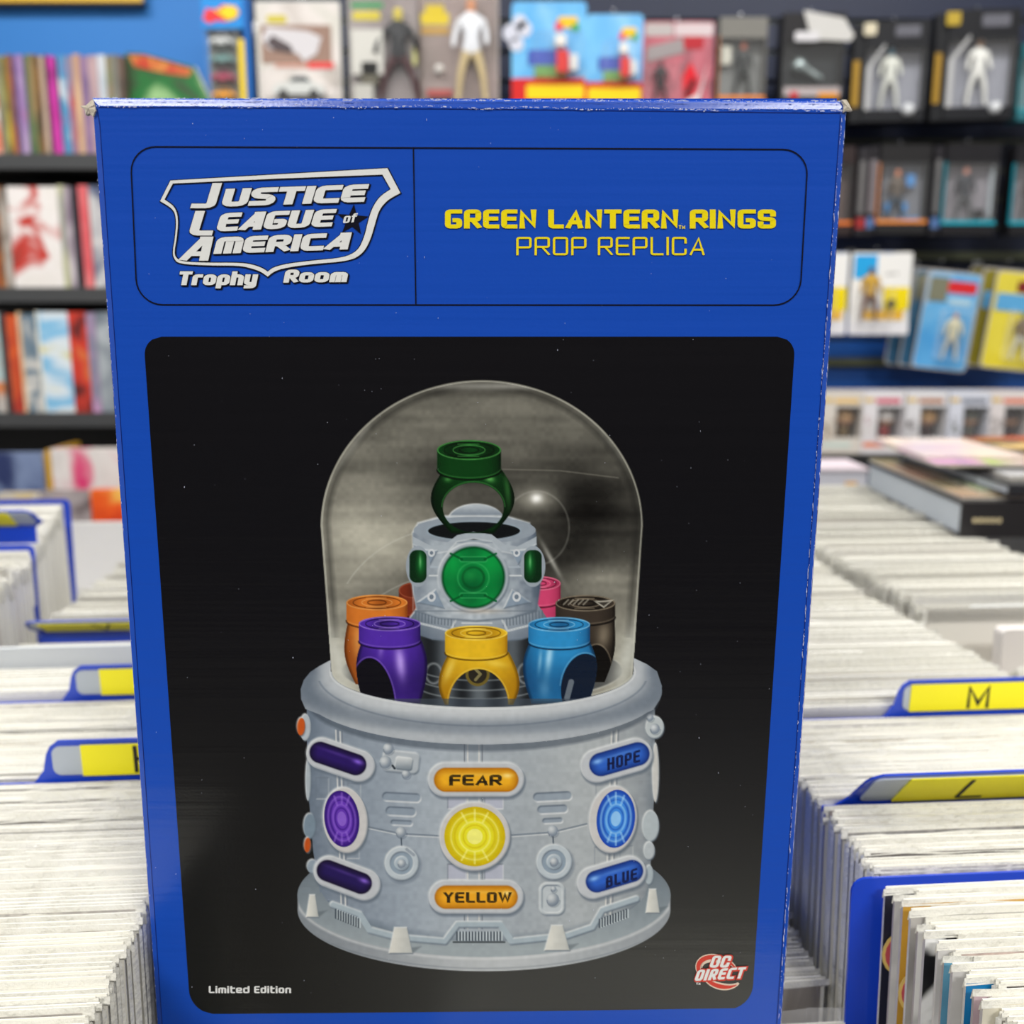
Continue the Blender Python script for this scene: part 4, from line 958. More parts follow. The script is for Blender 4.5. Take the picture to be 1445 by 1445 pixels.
# ---- dividers
m_divblue = mat('divider_plastic_blue', rgb(24, 66, 190), 0.3, coat=0.3)
m_divwin = mat('divider_window_grey', rgb(178, 186, 194), 0.25)
m_label = mat('label_yellow', rgb(250, 238, 24), 0.5)
m_letter = mat('label_ink', rgb(18, 18, 16), 0.6)
def divider(u, vc, vt0, vt1, zt, bend, label, letter=None, ly0=.2, ly1=.82, tabh=.026, cat='divider', wide=.174, grey=m_divwin, lean=LN, lx=None):
    """plastic card whose tab rises above the comics and is bent towards the viewer by `bend`"""
    t = thing('card_divider', label, cat, uv(u, vc, zt), (lean, 0, PHI))
    a, c = vt0 - vc, vt1 - vc; w2 = wide / 2
    cb, sb = math.cos(bend), math.sin(bend)
    def B(p):
        x, y, z = p
        return (x, y * cb - z * sb, y * sb + z * cb) if z > 0 else p
    def bent(mb): mb.v = [B(p) for p in mb.v]; return mb
    b = MB()
    if vt1 <= vt0:
        b.prism(rrect(-w2, w2, -.24, 0, .006), 0, .0013); b.build('sheet', m_divblue, t); return t
    r = .007; y1 = .0011
    b.prism([(-w2, -.24), (w2, -.24), (w2, -.0016), (-w2, -.0016)], 0, y1)
    P = [(min(w2, c + .006), -.0015), (c + .001, .005), (c - .001, tabh - r), (c - .003, tabh - .003), (c - r, tabh), (a + r, tabh), (a + .003, tabh - .003), (a + .001, tabh - r), (a - .001, .005), (max(-w2, a - .006), -.0015)]
    b.prism(P, 0, y1); bent(b).build('sheet', m_divblue, t)
    g = MB(); g.prism(rrect(a + .004, c - .004, .0025, tabh - .0028, .004), -.0007, 0); bent(g).build('clear_window', grey, t)
    l0 = a + (c - a) * ly0; l1 = a + (c - a) * ly1
    y = MB(); y.prism([(l0, .002), (l1, .002), (l1, tabh - .0022), (l0, tabh - .0022)], -.0013, -.0007); bent(y).build('yellow_label', m_label, t)
    if letter:
        q = MB(); hh = tabh * .70; wd = hh * {'L': .62, 'M': .92}.get(letter, .8); x0 = (l0 + l1) / 2 - wd / 2 + .001 if lx is None else a + (c - a) * lx; z0 = tabh * .15
        for Q in glyph_quads(letter, 0, wd * 1000, 2.0, 1.9, hh * 1000, 0, .2): q.quad([(x0 + X / 1000, -.0015, z0 + Y / 1000) for X, Y in Q])
        bent(q).build('letter', m_letter, t, fix=False)
    return t
def tab_at(px0, px1, py, z):
    """u, v0, v1 of a tab whose foot shows at row py"""
    a = atz(px0, py, z); c = atz(px1, py, z)
    def inv(p): return (-p.x * math.sin(PHI) + p.y * math.cos(PHI), p.x * math.cos(PHI) + p.y * math.sin(PHI))
    ua, va = inv(a); uc, vc = inv(c); return ua, va, vc
uH, h0, h1 = tab_at(66, 322, 1100, Z0); uP, q0, q1 = tab_at(101, 330, 985, Z0); uV, v0_, v1_ = tab_at(46, 232, 891, Z0)
uM, m0, m1 = tab_at(1262, 1492, 1008, Z0); uL, l0_, l1_ = tab_at(1196, 1447, 1132, Z0)
TABW = .106
cL = -.2035; cR = .263
divider(uH, cL, h0, h0 + TABW, Z0, .10, 'blue divider with a grey-cornered yellow tab marked H, nearest in the left row', 'H', .17, .84, tabh=.0205, lx=.405)
divider(uP, cL, q0, q0 + TABW, Z0, .12, 'blue divider whose yellow tab shows no letter, between the H and V tabs', None, .17, .9, tabh=.0205)
divider(uV, cL, v0_, v0_ + TABW, Z0, 1.05, 'blue divider with a strongly bent yellow tab marked V, farthest in the left row', 'V', .1, .9, tabh=.024)
divider(uM, cR, m0, m0 + .098, Z0, .10, 'blue divider with a yellow tab marked M in the right row', 'M', .08, .88, tabh=.0205)
divider(uL, cR, l0_, l0_ + TABW, Z0, .77, 'blue divider with a forward-bent yellow tab marked L, in front of the M tab', 'L', .19, .84, tabh=.030)
p = atz(1232, 1236, Z0); uB = -p.x * math.sin(PHI) + p.y * math.cos(PHI)
uB_ = uB
bt = divider(uB, cR - .0045, 0, -1, Z0 - .001, 0, 'tall plain blue divider without a tab, nearest in the right row', wide=.188)

def comics_range(row, u0, u1, label, group, seed, **k): return row.fill(u0, u1, label, group, seed, **k)
comics_range(left, .262, uH - .003, 'bagged white-boarded comic standing in the left row in front of the H divider', 'bagged comics before the H divider', 11, lean=LN, jit=.0006)
comics_range(left, uH + .004, uP - .003, 'bagged comic standing between the H divider and the unlettered yellow tab', 'bagged comics between the H divider and the next tab', 12, lean=LN, jit=.0006)
left.stuff(uP + .004, uV - .03, 'packed white bagged comics behind the unlettered yellow tab of the left row', 13, lean=LN, name='comic_row')
left.stuff(uV + .006, .93, 'packed white bagged comics behind the V divider at the far end of the left row', 14, lean=LN, jit=.003)
comics_range(right, uB + .004, uL - .004, 'bagged comic standing between the plain blue divider and the L divider', 'bagged comics between the plain blue divider and the L divider', 15, lean=-.05, jit=.0010)
comics_range(right, uL + .004, uM - .004, 'bagged white comic standing between the L and M dividers', 'bagged comics between the L and M dividers', 16, lean=-.05, jit=.0008)
right.stuff(uM + .004, 1.24, 'packed white bagged comics behind the M divider in the right row', 17, lean=-.05, jit=.0012, zf=lambda u: .004 * math.sin(u * 14))
# wide grey-edged comic laid across in the left row in front of the V tab
uu, a0, a1 = tab_at(0, 178, 945, Z0)
b = MB(); b.box(-.088, .088, 0, .004, -.24, .014); o = b.build('comic_book', m_board2, None, uv(uu, cL, Z0), rot=(-.08, 0, PHI)); tag(o, 'taller grey backing board sticking up in the left row in front of the V tab', 'comic')
# -- near fan of the right row, in front of the plain blue divider: covers show at their left ends
def circle_cover(name, base, dot):
    m = print_mat(name, [base, tuple(int(v * .8) for v in base)], 25, 3, .2); return m
fan = [((44, 44, 60), 'dark-covered'), ((236, 232, 226), 'white-covered'), ((222, 170, 62), 'yellow-covered'), ((180, 176, 170), 'grey-covered'), ((232, 230, 224), 'blank-covered'),
       ((22, 22, 24), 'black-and-white-covered'), ((226, 224, 220), 'pale-covered'), ((110, 176, 206), 'pale-blue-covered'), ((230, 228, 224), 'cream-covered'), ((28, 130, 190), 'bright-blue-covered'), ((216, 190, 196), 'pink-covered'), ((226, 220, 200), 'ivory-covered')]
m_dot = mat('cover_dot_red', rgb(196, 84, 92), 0.3); m_dotrim = mat('cover_dot_rim', rgb(226, 196, 110), 0.3)
nr = random.Random(5); u = uB - .006
NF = 42; step = (uB - .006 - .262) / NF
for k in range(NF):
    j = k // 3; c, nm = fan[j % len(fan)]
    full = (k % 3 == 0 and j < len(fan))
    mt = print_mat('fan_cover_%d' % j, [c, tuple(int(v * .85) for v in c), c], 26, j, .22) if full else COVERS[nr.randrange(10)]
    if nm.startswith('black'): mt = print_mat('fan_cover_bw', [(16, 16, 18), (24, 24, 26), (238, 238, 236)], 55, 2, .22)
    lab = ('%s bagged comic, its left edge showing before the plain blue divider' % nm) if full else 'bagged comic in the nearest part of the right row, before the plain divider'
    o = right.comic(u, nr.choice([0, 1, 3, 6]), lab, None if full else 'plain bagged comics before the plain blue divider', dz=-.0015 - .00005 * k + nr.gauss(0, .0009), lean=-.05, dv=nr.gauss(.0, .0006) + (.001 if full else (.012 if j in (0, 2, 5, 7, 9) else .006)) + .0003 * j, cover=mt, yaw=nr.gauss(0, .004), mesh=MEF[j % 3] if full else None)
    if full and j in (0, 2):
        d_ = MB(); d_.lathe([(0, 0), (.0105, 0), (.0105, .0003), (0, .0003)], 20, (-.0775, -.0012, -.028 if j == 0 else -.038), axis='y'); d_.build('cover_dot', [m_dotrim], o)
        d_ = MB(); d_.lathe([(0, 0), (.0092, 0), (.0092, .0003), (0, .0003)], 20, (-.0775, -.0015, -.028 if j == 0 else -.038), axis='y'); d_.build('cover_badge', [m_dot], o)
    u -= step
# -- middle row: lower, its right end shows beside the box; open plastic bags near the front
comics_range(mid, .372, .445, 'bagged white comic in the lower middle row right beside the blue box', 'bagged comics beside the blue box', 18, lean=-.02, jit=.0005)
mid.stuff(.262, .352, 'packed bagged comics under the front of the blue box', 20, lean=-.0, jit=.0003, zf=lambda u: -.0035)
mid.stuff(.452, 1.1, 'packed bagged comics of the lower middle row that carry the blue box', 19, lean=-.02, jit=.0003, zf=lambda u: -.0015)
# front end nearer than the frame: rows go on under the camera
for rw, sd in ((left, 31), (mid, 32), (right, 33)):
    rw.stuff(.236, .258, 'packed bagged comics at the near end of the %s row, in front of the frame' % rw.name, sd, lean=-.02, zf=lambda u: -.001)
# two taller clear sleeves at the near end of the middle row
def sleeve(px0, px1, py, dz, label, seed):
    z = mid.z + dz; p = atz(px1, py, z); q = atz(px0, py, z); t = thing('comic_sleeve', label, 'comic', (p.x, p.y, z - HGT), (-.0, 0, PHI))
    wd = .176; b = MB(); r = random.Random(seed)
    b.box(-wd - .001, -.004, .0008, .0016, 0, HGT - .022); b.build('backing_board', m_board, t)
    b = MB(); n = 8
    P = [(-wd - .004 + (wd + .006) * k / n, HGT + r.uniform(-.0012, .0012)) for k in range(n + 1)]
    for k in range(n): b.quad([(P[k][0], -.0015, 0), (P[k + 1][0], -.0015, 0), (P[k + 1][0], -.0012 + r.uniform(-.0006, .0006), P[k + 1][1]), (P[k][0], -.0012, P[k][1])])
    b.quad([(.002, -.0015, 0), (.0026, .001, 0), (.0026, .001, HGT), (.002, -.0012, HGT)])
    b.build('clear_bag', m_clear, t, fix=False)
sleeve(1100, 1205, 1418, .003, 'clear plastic sleeve with a cream board, nearest beside the blue box', 3)

# -- left neighbour row, taller, its right end seen as upright edges; blue dividers between
nbl = Row(-.488, -.310, Z0 + .038, 'far left')
def nbz(u): return 0
nbl.stuff(.236, .59, 'packed comics of the far left row outside the left edge of the frame', 43, lean=-.02, jit=.002)
nbl.stuff(.60, 1.0, 'taller packed white comics of the far left row behind the left row', 41, lean=-.02, jit=.003, vf=lambda u: -.26 * max(0, u - .74))
for px, py, lb in ((66, 768, 'blue divider edge among the taller comics, left of the two at the far end'), (122, 704, 'blue divider edge among the taller comics, right of the two at the far end')):
    z = Z0 + (.05 if px < 100 else .037); p = atz(px, py, z); u_ = -p.x * math.sin(PHI) + p.y * math.cos(PHI)
    divider(u_, -.399 - .26 * max(0, u_ - .74), 0, -1, z, 0, lb, wide=.183)
z = Z0 + .055; p = atz(0, 742, z); u_ = -p.x * math.sin(PHI) + p.y * math.cos(PHI); pe = atz(60, 742, z); ve = pe.x * math.cos(PHI) + pe.y * math.sin(PHI)
divider(u_, -.399 - .26 * max(0, u_ - .74), ve - .11, ve, z, .95, 'blue divider with a foreshortened yellow tab on the taller far left comics', None, .05, .82, tabh=.026)
# -- right neighbour row
nbr = Row(.364, .544, Z0 + .004, 'far right')
pz = atz(1390, 862, Z0 + .004); un = -pz.x * math.sin(PHI) + pz.y * math.cos(PHI)
nbr.stuff(un + .008, 1.24, 'packed white comics of the far right row behind the tall blank boards', 42, lean=-.02, jit=.003)
nbr.stuff(.236, min(.58, un - .06), 'lower packed comics of the far right row in front of the blank boards', 44, lean=-.02, jit=.002, zf=lambda u: -.003)
def board(px0, px1, py, zt, hh, th, label, col, name='backing_board'):
    a = atz(px0, py, zt); c = atz(px1, py, zt); wd = (c - a).length
    t = tag(MB().prism(rrect(0, wd, -hh, 0, .004), 0, th).build(name, col, None, a, rot=(-.04, 0, PHI)), label, 'board'); return t
board(1368, 1500, 856, Z0 + .004, .20, .003, 'blank pale grey board standing at the front of the far right row', m_board2)
board(1416, 1560, 889, Z0 + .0, .20, .012, 'thick cream comic standing in front of the blank grey board, far right row', mat('cream_board', rgb(214, 208, 202), .7))
# bins and table under the rows
m_bin = mat('bin_cardboard', rgb(222, 220, 214), .8, bump=.2); m_table = mat('table_black', rgb(26, 26, 28), .5)
def bin_(v0, v1, u0, u1, zb, zt, label):
    t = thing('comic_bin', label, 'bin', uv((u0 + u1) / 2, (v0 + v1) / 2, zb - .004), (0, 0, PHI)); hu, hv = (u1 - u0) / 2, (v1 - v0) / 2; w_ = .003
    M_ = MB(); M_.box(-hv, hv, -hu, hu, 0, .003); M_.build('bottom', m_bin, t)
    for x0, x1, y0, y1 in ((-hv, -hv + w_, -hu, hu), (hv - w_, hv, -hu, hu), (-hv + w_, hv - w_, -hu, -hu + w_), (-hv + w_, hv - w_, hu - w_, hu)):
        M_ = MB(); M_.box(x0, x1, y0, y1, .003, zt - zb); M_.build('side_panel', m_bin, t)
zb = Z0 - HGT - .008
bin_(-.307, -.108, .222, 1.27, zb, Z0 - .12, 'white cardboard bin under the left row of comics')
bin_(-.021, .1700, .222, 1.27, zb - .062, Z0 - .20, 'white cardboard bin under the lower middle row of comics')
bin_(.1705, .361, .222, 1.27, zb, Z0 - .15, 'white cardboard bin under the right row of comics')
bin_(-.565, -.3075, .222, 1.27, zb + .038, Z0 - .03, 'white cardboard bin under the far left row of comics')
bin_(.3615, .556, .222, 1.27, zb, Z0 - .075, 'white cardboard bin under the far right row of comics')
t = thing('display_table', 'black display table under the bins of comics', 'table', (0, .4, 0))
zt = zb - .062 - .005
def quad_box(u0, u1, v0, v1, z0, z1):
    b = MB(); P = [uv(u0, v0, z0), uv(u0, v1, z0), uv(u1, v1, z0), uv(u1, v0, z0), uv(u0, v0, z1), uv(u0, v1, z1), uv(u1, v1, z1), uv(u1, v0, z1)]
    b.v = [(p.x, p.y - .4, p.z) for p in P]; b.f = [(0, 3, 2, 1), (4, 5, 6, 7), (0, 1, 5, 4), (1, 2, 6, 5), (2, 3, 7, 6), (3, 0, 4, 7)]; b.m = [0] * 6; return b
quad_box(.21, 1.3, -.58, .60, zt - .03, zt).build('tabletop', m_table, t)
for kk_, (v0, v1, z1) in enumerate(((-.565, -.3075, zb + .0335), (-.307, -.108, zb - .0045), (.1705, .556, zb - .0045))):
    quad_box(.222, 1.27, v0, v1, zt, z1).build('riser', m_table, t)
for u_, v_ in ((.23, -.54), (.23, .53), (1.23, -.54), (1.23, .53)): quad_box(u_, u_ + .05, v_, v_ + .05, 0, zt - .03).build('leg', m_table, t)

# ---- stack of books lying on the rows at the right
pA = atz(1352, 756, Z0 + .006); zz = Z0 + .005
def slab(name, corner, ang, wx, wy, z0, th, cover, page, label, cat='book', open_side='left', extra=None):
    """a book lying down: corner = front-left, wx along the spine direction (front), wy going back"""
    t = thing(name, label, cat, (corner[0], corner[1], z0), (0, 0, ang)); c = min(.003, th * .12)
    b = MB(); b.box(0, wx, 0, wy, 0, c); b.build('back_cover', cover, t)
    b = MB(); b.box(0, wx, 0, wy, th - c, th); b.build('front_cover', cover, t)
    b = MB(); b.box(.002, wx - .002, .004, wy - .003, c, th - c); b.build('pages', page, t)
    b = MB(); b.box(0, wx, -.0025, 0, 0, th); s = b.build('spine', cover, t)
    if extra: extra(t, wx, wy, th, s)
    return t
m_om = mat('omnibus_cover_dark', rgb(38, 36, 38), .35); m_pg = mat('page_block_grey', rgb(172, 178, 184), .8, bump=.1)
m_or = mat('spine_orange', rgb(206, 92, 40), .4); m_gold = mat('spine_gold', rgb(206, 190, 150), .4)
def om_extra(t, wx, wy, th, s):
    q = MB()
    for k in range(5): q.box(.012 + k * .006, .0165 + k * .006, -.0029, -.0025, th * .42, th * .55)
    q.build('spine_title', m_gold, s)
    q = MB()
    for k in range(6): q.box(.075 + k * .010, .083 + k * .010, -.0029, -.0025, th * .3, th * .72)
    q.build('spine_lettering', m_or, s)
farp = atz(1222, 690, zz); ang = math.atan2(farp.y - pA.y, farp.x - pA.x) - PI / 2; deep = (farp - pA).length
slab('hardcover_book', pA, ang, .30, deep, zz, .036, m_om, m_pg, 'thick dark hardcover lying at the bottom of the stack on the comics', extra=om_extra)
cov = lambda n, cs, sc=10: print_mat(n, cs, sc, len(n), .2)
def mag(dx, dy, a, z, wx, wy, th, cs, name, label):
    m = cov('mag_' + label[:10].replace(' ', '_'), cs); R_ = Matrix.Rotation(ang, 2); o = Vector((pA.x, pA.y)) + R_ @ Vector((dx, dy))
    if th > .009: return slab(name, o, ang + a, wx, wy, z, th, m, m_pg, label)
    t = thing(name, label, 'magazine', (o.x, o.y, z), (0, 0, ang + a)); b = MB(); b.box(0, wx, 0, wy, th * .8, th); b.build('cover', m, t); b = MB(); b.box(.001, wx - .001, .001, wy - .001, 0, th * .8); b.build('pages', PAGES[1], t); return t
z1 = zz + .0362
for dx, dy, a, wx, wy, th, cs, nm, lb in (
    (.005, .01, .02, .28, .27, .003, [(190, 150, 130), (150, 140, 110)], 'magazine', 'thin tan-edged magazine lying directly on the thick dark hardcover'),
    (.03, .03, -.03, .27, .25, .003, [(150, 160, 120), (90, 100, 80)], 'magazine', 'olive-covered magazine, second above the thick dark hardcover'),
    (.045, .0, .05, .26, .25, .010, [(30, 30, 34), (60, 60, 64)], 'softcover_book', 'black softcover book in the middle of the lying stack'),
    (.06, .03, -.04, .26, .22, .004, [(210, 208, 206), (160, 160, 164)], 'magazine', 'white-edged magazine above the black softcover of the stack'),
    (.02, .08, .05, .30, .20, .003, [(120, 130, 120), (190, 190, 170)], 'magazine', 'grey-green magazine slid out to the left near the top of the stack'),
    (.0, .07, .0, .34, .20, .003, [(170, 200, 90), (214, 160, 200), (150, 120, 170)], 'magazine', 'lilac and lime magazine second from the top of the stack'),
    (.0, .10, -.02, .32, .17, .003, [(232, 214, 200), (214, 190, 196)], 'magazine', 'pale pink magazine lying third from the top of the stack'),
    (.11, .09, .03, .26, .17, .003, [(214, 90, 40), (40, 30, 40), (230, 190, 120)], 'magazine', 'orange and black magazine topmost in the lying stack')):
    mag(dx, dy, a, z1 + .0002, wx, wy, th, cs, nm, lb); z1 += th + .0004
# ================================================================== shelves and stock along the back wall
SHY = 2.60                                    # front edge of the shelving
def px_w(px0, px1, py, Y): return at(px1, py, Y).x - at(px0, py, Y).x
# ---- left bookcase
bx0, bx1 = at(-260, 400, SHY).x, at(345, 400, SHY).x
case = thing('bookcase', 'black bookcase with four shelves of graphic novels, left of the box', 'shelf', (bx0, SHY, 0))
levels = [at(60, y, SHY).z for y in (217, 406, 583)]      # front top edges of the shelf boards
low = at(60, 830, SHY).z
for z in levels:
    b = MB(); b.box(0, bx1 - bx0, .004, WY - SHY - .005, z - .034, z); s = b.build('shelf_board', m_black, case, (0, 0, 0))
    b = MB(); b.box(0, bx1 - bx0, 0, .004, z - .036, z + .001); b.build('edge_strip', m_edge, s)
for x in (0, bx1 - bx0 - .02):
    b = MB(); b.box(x, x + .02, .006, WY - SHY - .004, 0, levels[0] - .036); b.build('side_panel', m_black, case)
b = MB(); b.box(.02, bx1 - bx0 - .02, WY - SHY - .02, WY - SHY - .006, 0, levels[0] - .036); b.build('back_panel', m_black, case)
b = MB(); b.box(.02, bx1 - bx0 - .02, .01, WY - SHY - .02, low - .03, low); b.build('shelf_board', m_black, case)
m_paperw = mat('book_pages', rgb(232, 226, 214), .85)
def book(x, z, wdt, h, cols, label, group=None, dep=.17, tilt=0, y=None, scale=9, stretch=(1, 1, 1), name='graphic_novel', face=False, cat='book', yaw=0):
    """upright book, spine (or cover) to the room; x = left edge"""
    y = SHY + .012 if y is None else y
    t = thing(name, label, cat, (x, y, z), (0, tilt, yaw), group); m = print_mat('print_' + '_'.join('%d-%d-%d' % c for c in cols) + str(int(scale)), cols, scale, len(label), .3, stretch)
    b = MB(); c = .0015
    if wdt > .05: c = .002; dep = .022 if dep == .17 else dep
    b.box(0, wdt, 0, c * 1.4, 0, h); b.build('spine' if wdt <= .05 else 'front_cover', m, t)
    if wdt <= .05:
        b = MB(); b.box(0, c, c * 1.4, dep, 0, h); b.build('cover', m, t); b = MB(); b.box(wdt - c, wdt, c * 1.4, dep, 0, h); b.build('cover', m, t)
        b = MB(); b.box(c, wdt - c, c * 1.4, dep - .004, .003, h - .003); b.build('pages', m_paperw, t)
    else:
        b = MB(); b.box(0, wdt, dep - c, dep, 0, h); b.build('back_cover', m, t)
        b = MB(); b.box(.003, wdt - .003, c * 1.4, dep - c, .003, h - .003); b.build('pages', m_paperw, t)
    return t
def shelf_row(specs, pyb, z, tops, y=None):
    """specs: (px0, px1, ptop, colours, label)"""
    for sp in specs:
        px0, px1, pt, cols, label = sp[:5]; kw = sp[5] if len(sp) > 5 else {}
        yy = kw.get('y', SHY + .012); x0 = at(px0, pyb, yy).x; x1 = at(px1, pyb, yy).x; h = at(px0, pt, yy).z - z
        book(x0, z + .0012, max(.004, x1 - x0 - .0008), h, cols, label, **kw)
W, K = (232, 228, 222), (34, 32, 34)
top = [(-60, -34, 78, [(60, 90, 150), W], 'blue and white spine on the top shelf, just outside the left edge'), (-33, 4, 76, [W, (230, 120, 90), W], 'white spine with a red patch, first at the left of the top shelf'),
 (5, 14, 79, [(110, 104, 92), (150, 150, 110)], 'drab olive thin spine, second on the top shelf'), (14, 20, 80, [(196, 180, 60), (50, 48, 44)], 'narrow yellow-black spine near the left of the top shelf'),
 (20, 27, 77, [(70, 70, 76), (180, 110, 60)], 'dark thin spine with an orange patch on the top shelf'), (27, 33, 80, [(150, 130, 170), (90, 60, 100)], 'thin violet-grey spine on the top shelf'),
 (33, 44, 78, [(196, 40, 36), (150, 120, 170), (180, 160, 190)], 'spine with a red head and lilac body on the top shelf'), (44, 50, 79, [(100, 120, 90), (60, 80, 60)], 'thin green spine left of the olive ones on the top shelf'),
 (50, 57, 77, [(84, 110, 70), (150, 130, 90)], 'moss-green spine in the middle of the top shelf'), (57, 66, 78, [(60, 50, 44), (150, 110, 60)], 'brown spine with tan patches on the top shelf'),
 (66, 73, 80, [(196, 170, 150), (170, 150, 130)], 'beige thin spine before the magenta one on the top shelf'), (73, 78, 78, [(60, 40, 60), (120, 40, 90)], 'very thin dark plum spine on the top shelf'),
 (78, 90, 80, [(170, 40, 130), (200, 60, 160), (60, 40, 60)], 'magenta spine on the top shelf', dict(tilt=-.03)), (91, 104, 79, [(150, 110, 160), (80, 140, 180), W], 'wide lilac and sky-blue spine on the top shelf'),
 (104, 113, 80, [(140, 130, 150), (190, 60, 60)], 'mauve spine with red patches, top shelf, over the corner of the box'), (113, 122, 77, [(214, 180, 140), (190, 150, 120)], 'tan spine on the top shelf right of the mauve one'),
 (122, 134, 80, [(150, 120, 150), (110, 90, 130)], 'dusky violet spine on the top shelf'), (134, 147, 79, [(190, 160, 160), (150, 130, 140)], 'dusty rose spine on the top shelf'),
 (147, 158, 78, [(206, 210, 214), (170, 180, 190)], 'silver-white spine on the top shelf'), (158, 166, 79, [(120, 130, 90), (170, 120, 110)], 'khaki thin spine near the end of the top row'), (166, 175, 78, [(150, 150, 140), (110, 110, 100)], 'grey spine near the end of the top row'),
 (175, 183, 79, [(60, 56, 50), (110, 90, 80)], 'dark brown last spine of the top row')]
shelf_row(top, 216, levels[0], None)
# leaning green book after the row
yy = SHY + .04
pts = [(181, 74), (205, 76), (276, 94), (284, 118), (322, 172), (322, 214), (181, 214)]
t = thing('graphic_novel', 'green-covered book leaning face out at the right end of the top shelf', 'book', (at(181, 216, yy).x, yy, levels[0] + .001))
P = [(at(x, 140, yy).x - t.location.x, max(0, at(x, y, yy).z - t.location.z)) for x, y in [(181, 74), (205, 75), (276, 94), (300, 150), (322, 214), (181, 214)]]
P[-1] = (P[-1][0], 0); P[-2] = (P[-2][0], 0)
MB().prism(P, 0, .003).build('front_cover', print_mat('print_green', [(60, 70, 50), (30, 110, 50), (150, 190, 130)], 9, 3, .3), t); MB().prism([(x + .002, z) for x, z in P], .0035, .02).build('pages', m_paperw, t)
P2 = [(at(x, 100, yy).x - t.location.x, at(x, y, yy).z - t.location.z) for x, y in [(183, 78), (205, 78), (272, 98), (266, 108), (236, 104), (190, 94)]]
MB().prism(P2, -.001, 0).build('title_band', print_mat('print_red_title', [(190, 60, 40), (206, 130, 60)], 30, 3, .3), t)

row2 = [(-40, -12, 262, [(60, 60, 66), (150, 60, 50)], 'charcoal spine on the second shelf, outside the left edge'), (-11, 2, 264, [(50, 40, 40), (200, 90, 40)], 'dark spine with orange, first on the second shelf'),
 (2, 10, 262, [(190, 120, 60), (60, 50, 46)], 'orange-brown thin spine on the second shelf'), (10, 21, 266, [(60, 140, 170), (110, 100, 90), (180, 170, 160)], 'teal and grey spine on the second shelf'),
 (22, 92, 264, [(232, 226, 220), (236, 230, 226), (196, 60, 50), (110, 60, 50)], 'face-out book with a white cover and red drawing on the second shelf', dict(scale=11)),
 (92, 101, 262, [(190, 190, 150), (160, 160, 150)], 'pale khaki spine beside the face-out white book'), (101, 110, 264, [(120, 100, 120), (200, 190, 196)], 'greyish violet spine on the second shelf'),
 (110, 121, 266, [(60, 50, 60), (30, 28, 34)], 'nearly black spine on the second shelf beside the box'), (121, 134, 262, [(214, 90, 96), (230, 130, 130)], 'coral red spine on the second shelf touching the box edge'), (135, 160, 263, [(80, 90, 120), W], 'blue-grey spine hidden half behind the box, second shelf')]
shelf_row(row2, 405, levels[1], None)
row3 = [(-30, -2, 440, [(200, 190, 180), (100, 90, 90)], 'pale spine on the third shelf, outside the left edge'), (-2, 11, 441, [(214, 190, 170), (180, 200, 200), (210, 120, 60)], 'cream spine with orange foot, first on the third shelf'),
 (11, 20, 441, [(44, 40, 42), (70, 60, 60)], 'black thin spine on the third shelf'), (20, 36, 445, [(170, 50, 40), (214, 90, 40), (60, 40, 40)], 'dark red and orange spine on the third shelf'), (36, 41, 441, [(220, 170, 110), (230, 210, 180)], 'thin apricot spine on the third shelf'),
 (41, 62, 444, [(40, 110, 140), (30, 90, 120), (226, 220, 210)], 'teal spine with a white patch on the third shelf'), (62, 66, 440, [W, (220, 220, 200)], 'thin white spine beside the sky-blue book'),
 (66, 107, 441, [(214, 206, 130), (220, 230, 236), (130, 190, 226), (160, 200, 226)], 'wide book with a sky-blue and straw landscape cover on the third shelf', dict(scale=7, stretch=(1, 1, 2))),
 (107, 132, 441, [(60, 30, 34), (206, 60, 44), (214, 110, 60)], 'bright red spine on the third shelf'), (132, 145, 442, [(130, 130, 150), (200, 150, 190)], 'grey-lilac spine on the third shelf touching the box edge'), (145, 168, 441, [(110, 120, 130), (180, 186, 190)], 'grey spine half behind the box, third shelf')]
shelf_row(row3, 582, levels[2], None)
# books standing and lying below the shelves, behind the bins
yl = 2.2
zlow = at(60, 800, yl).z
tb = thing('side_table', 'low black ledge behind the left bins that carries the face-out books', 'table', (at(-120, 800, yl).x, yl - .12, 0))
MB().box(0, px_w(-120, 330, 800, yl), 0, .34, zlow - .03, zlow).build('tabletop', m_table, tb)
for x in (0, px_w(-120, 330, 800, yl) - .03):
    MB().box(x, x + .03, .02, .32, 0, zlow - .03).build('leg', m_table, tb)
def stand(px0, px1, pt, pb, cols, label, yy, scale=9, stretch=(1, 1, 1), cat='book', name='graphic_novel', yaw=0):
    a = at(px0, pb, yy); x1 = at(px1, pb, yy).x; z1 = at(px0, pt, yy).z
    return book(a.x, zlow + .001, x1 - a.x, z1 - zlow, cols, label, y=yy, scale=scale, stretch=stretch, name=name, cat=cat, yaw=yaw)
stand(-6, 74, 640, 800, [(40, 52, 96), (120, 136, 170), (60, 76, 120)], 'navy hardcover standing face out below the shelves at the left edge', yl + .14)
stand(86, 200, 634, 800, [(206, 200, 196), (222, 216, 212), (214, 50, 110)], 'white book with a magenta print behind the left bins', yl + .14)
b = stand(78, 85, 636, 800, [(206, 160, 40), (200, 150, 40)], 'mustard yellow spine left of the white and magenta book', yl + .14)
stand(6, 62, 697, 800, [(214, 180, 60), (196, 190, 180), (110, 110, 116)], 'yellow and grey book standing behind the first blue divider edge', yl + .06)
stand(66, 134, 694, 800, [(190, 70, 60), (170, 160, 160), (60, 40, 44)], 'grey and red book in the front line below the shelves', yl + .06)
stand(136, 215, 692, 800, [(190, 40, 24), (230, 90, 30), (240, 190, 90)], 'fiery orange-red book beside the box behind the bins', yl + .055)
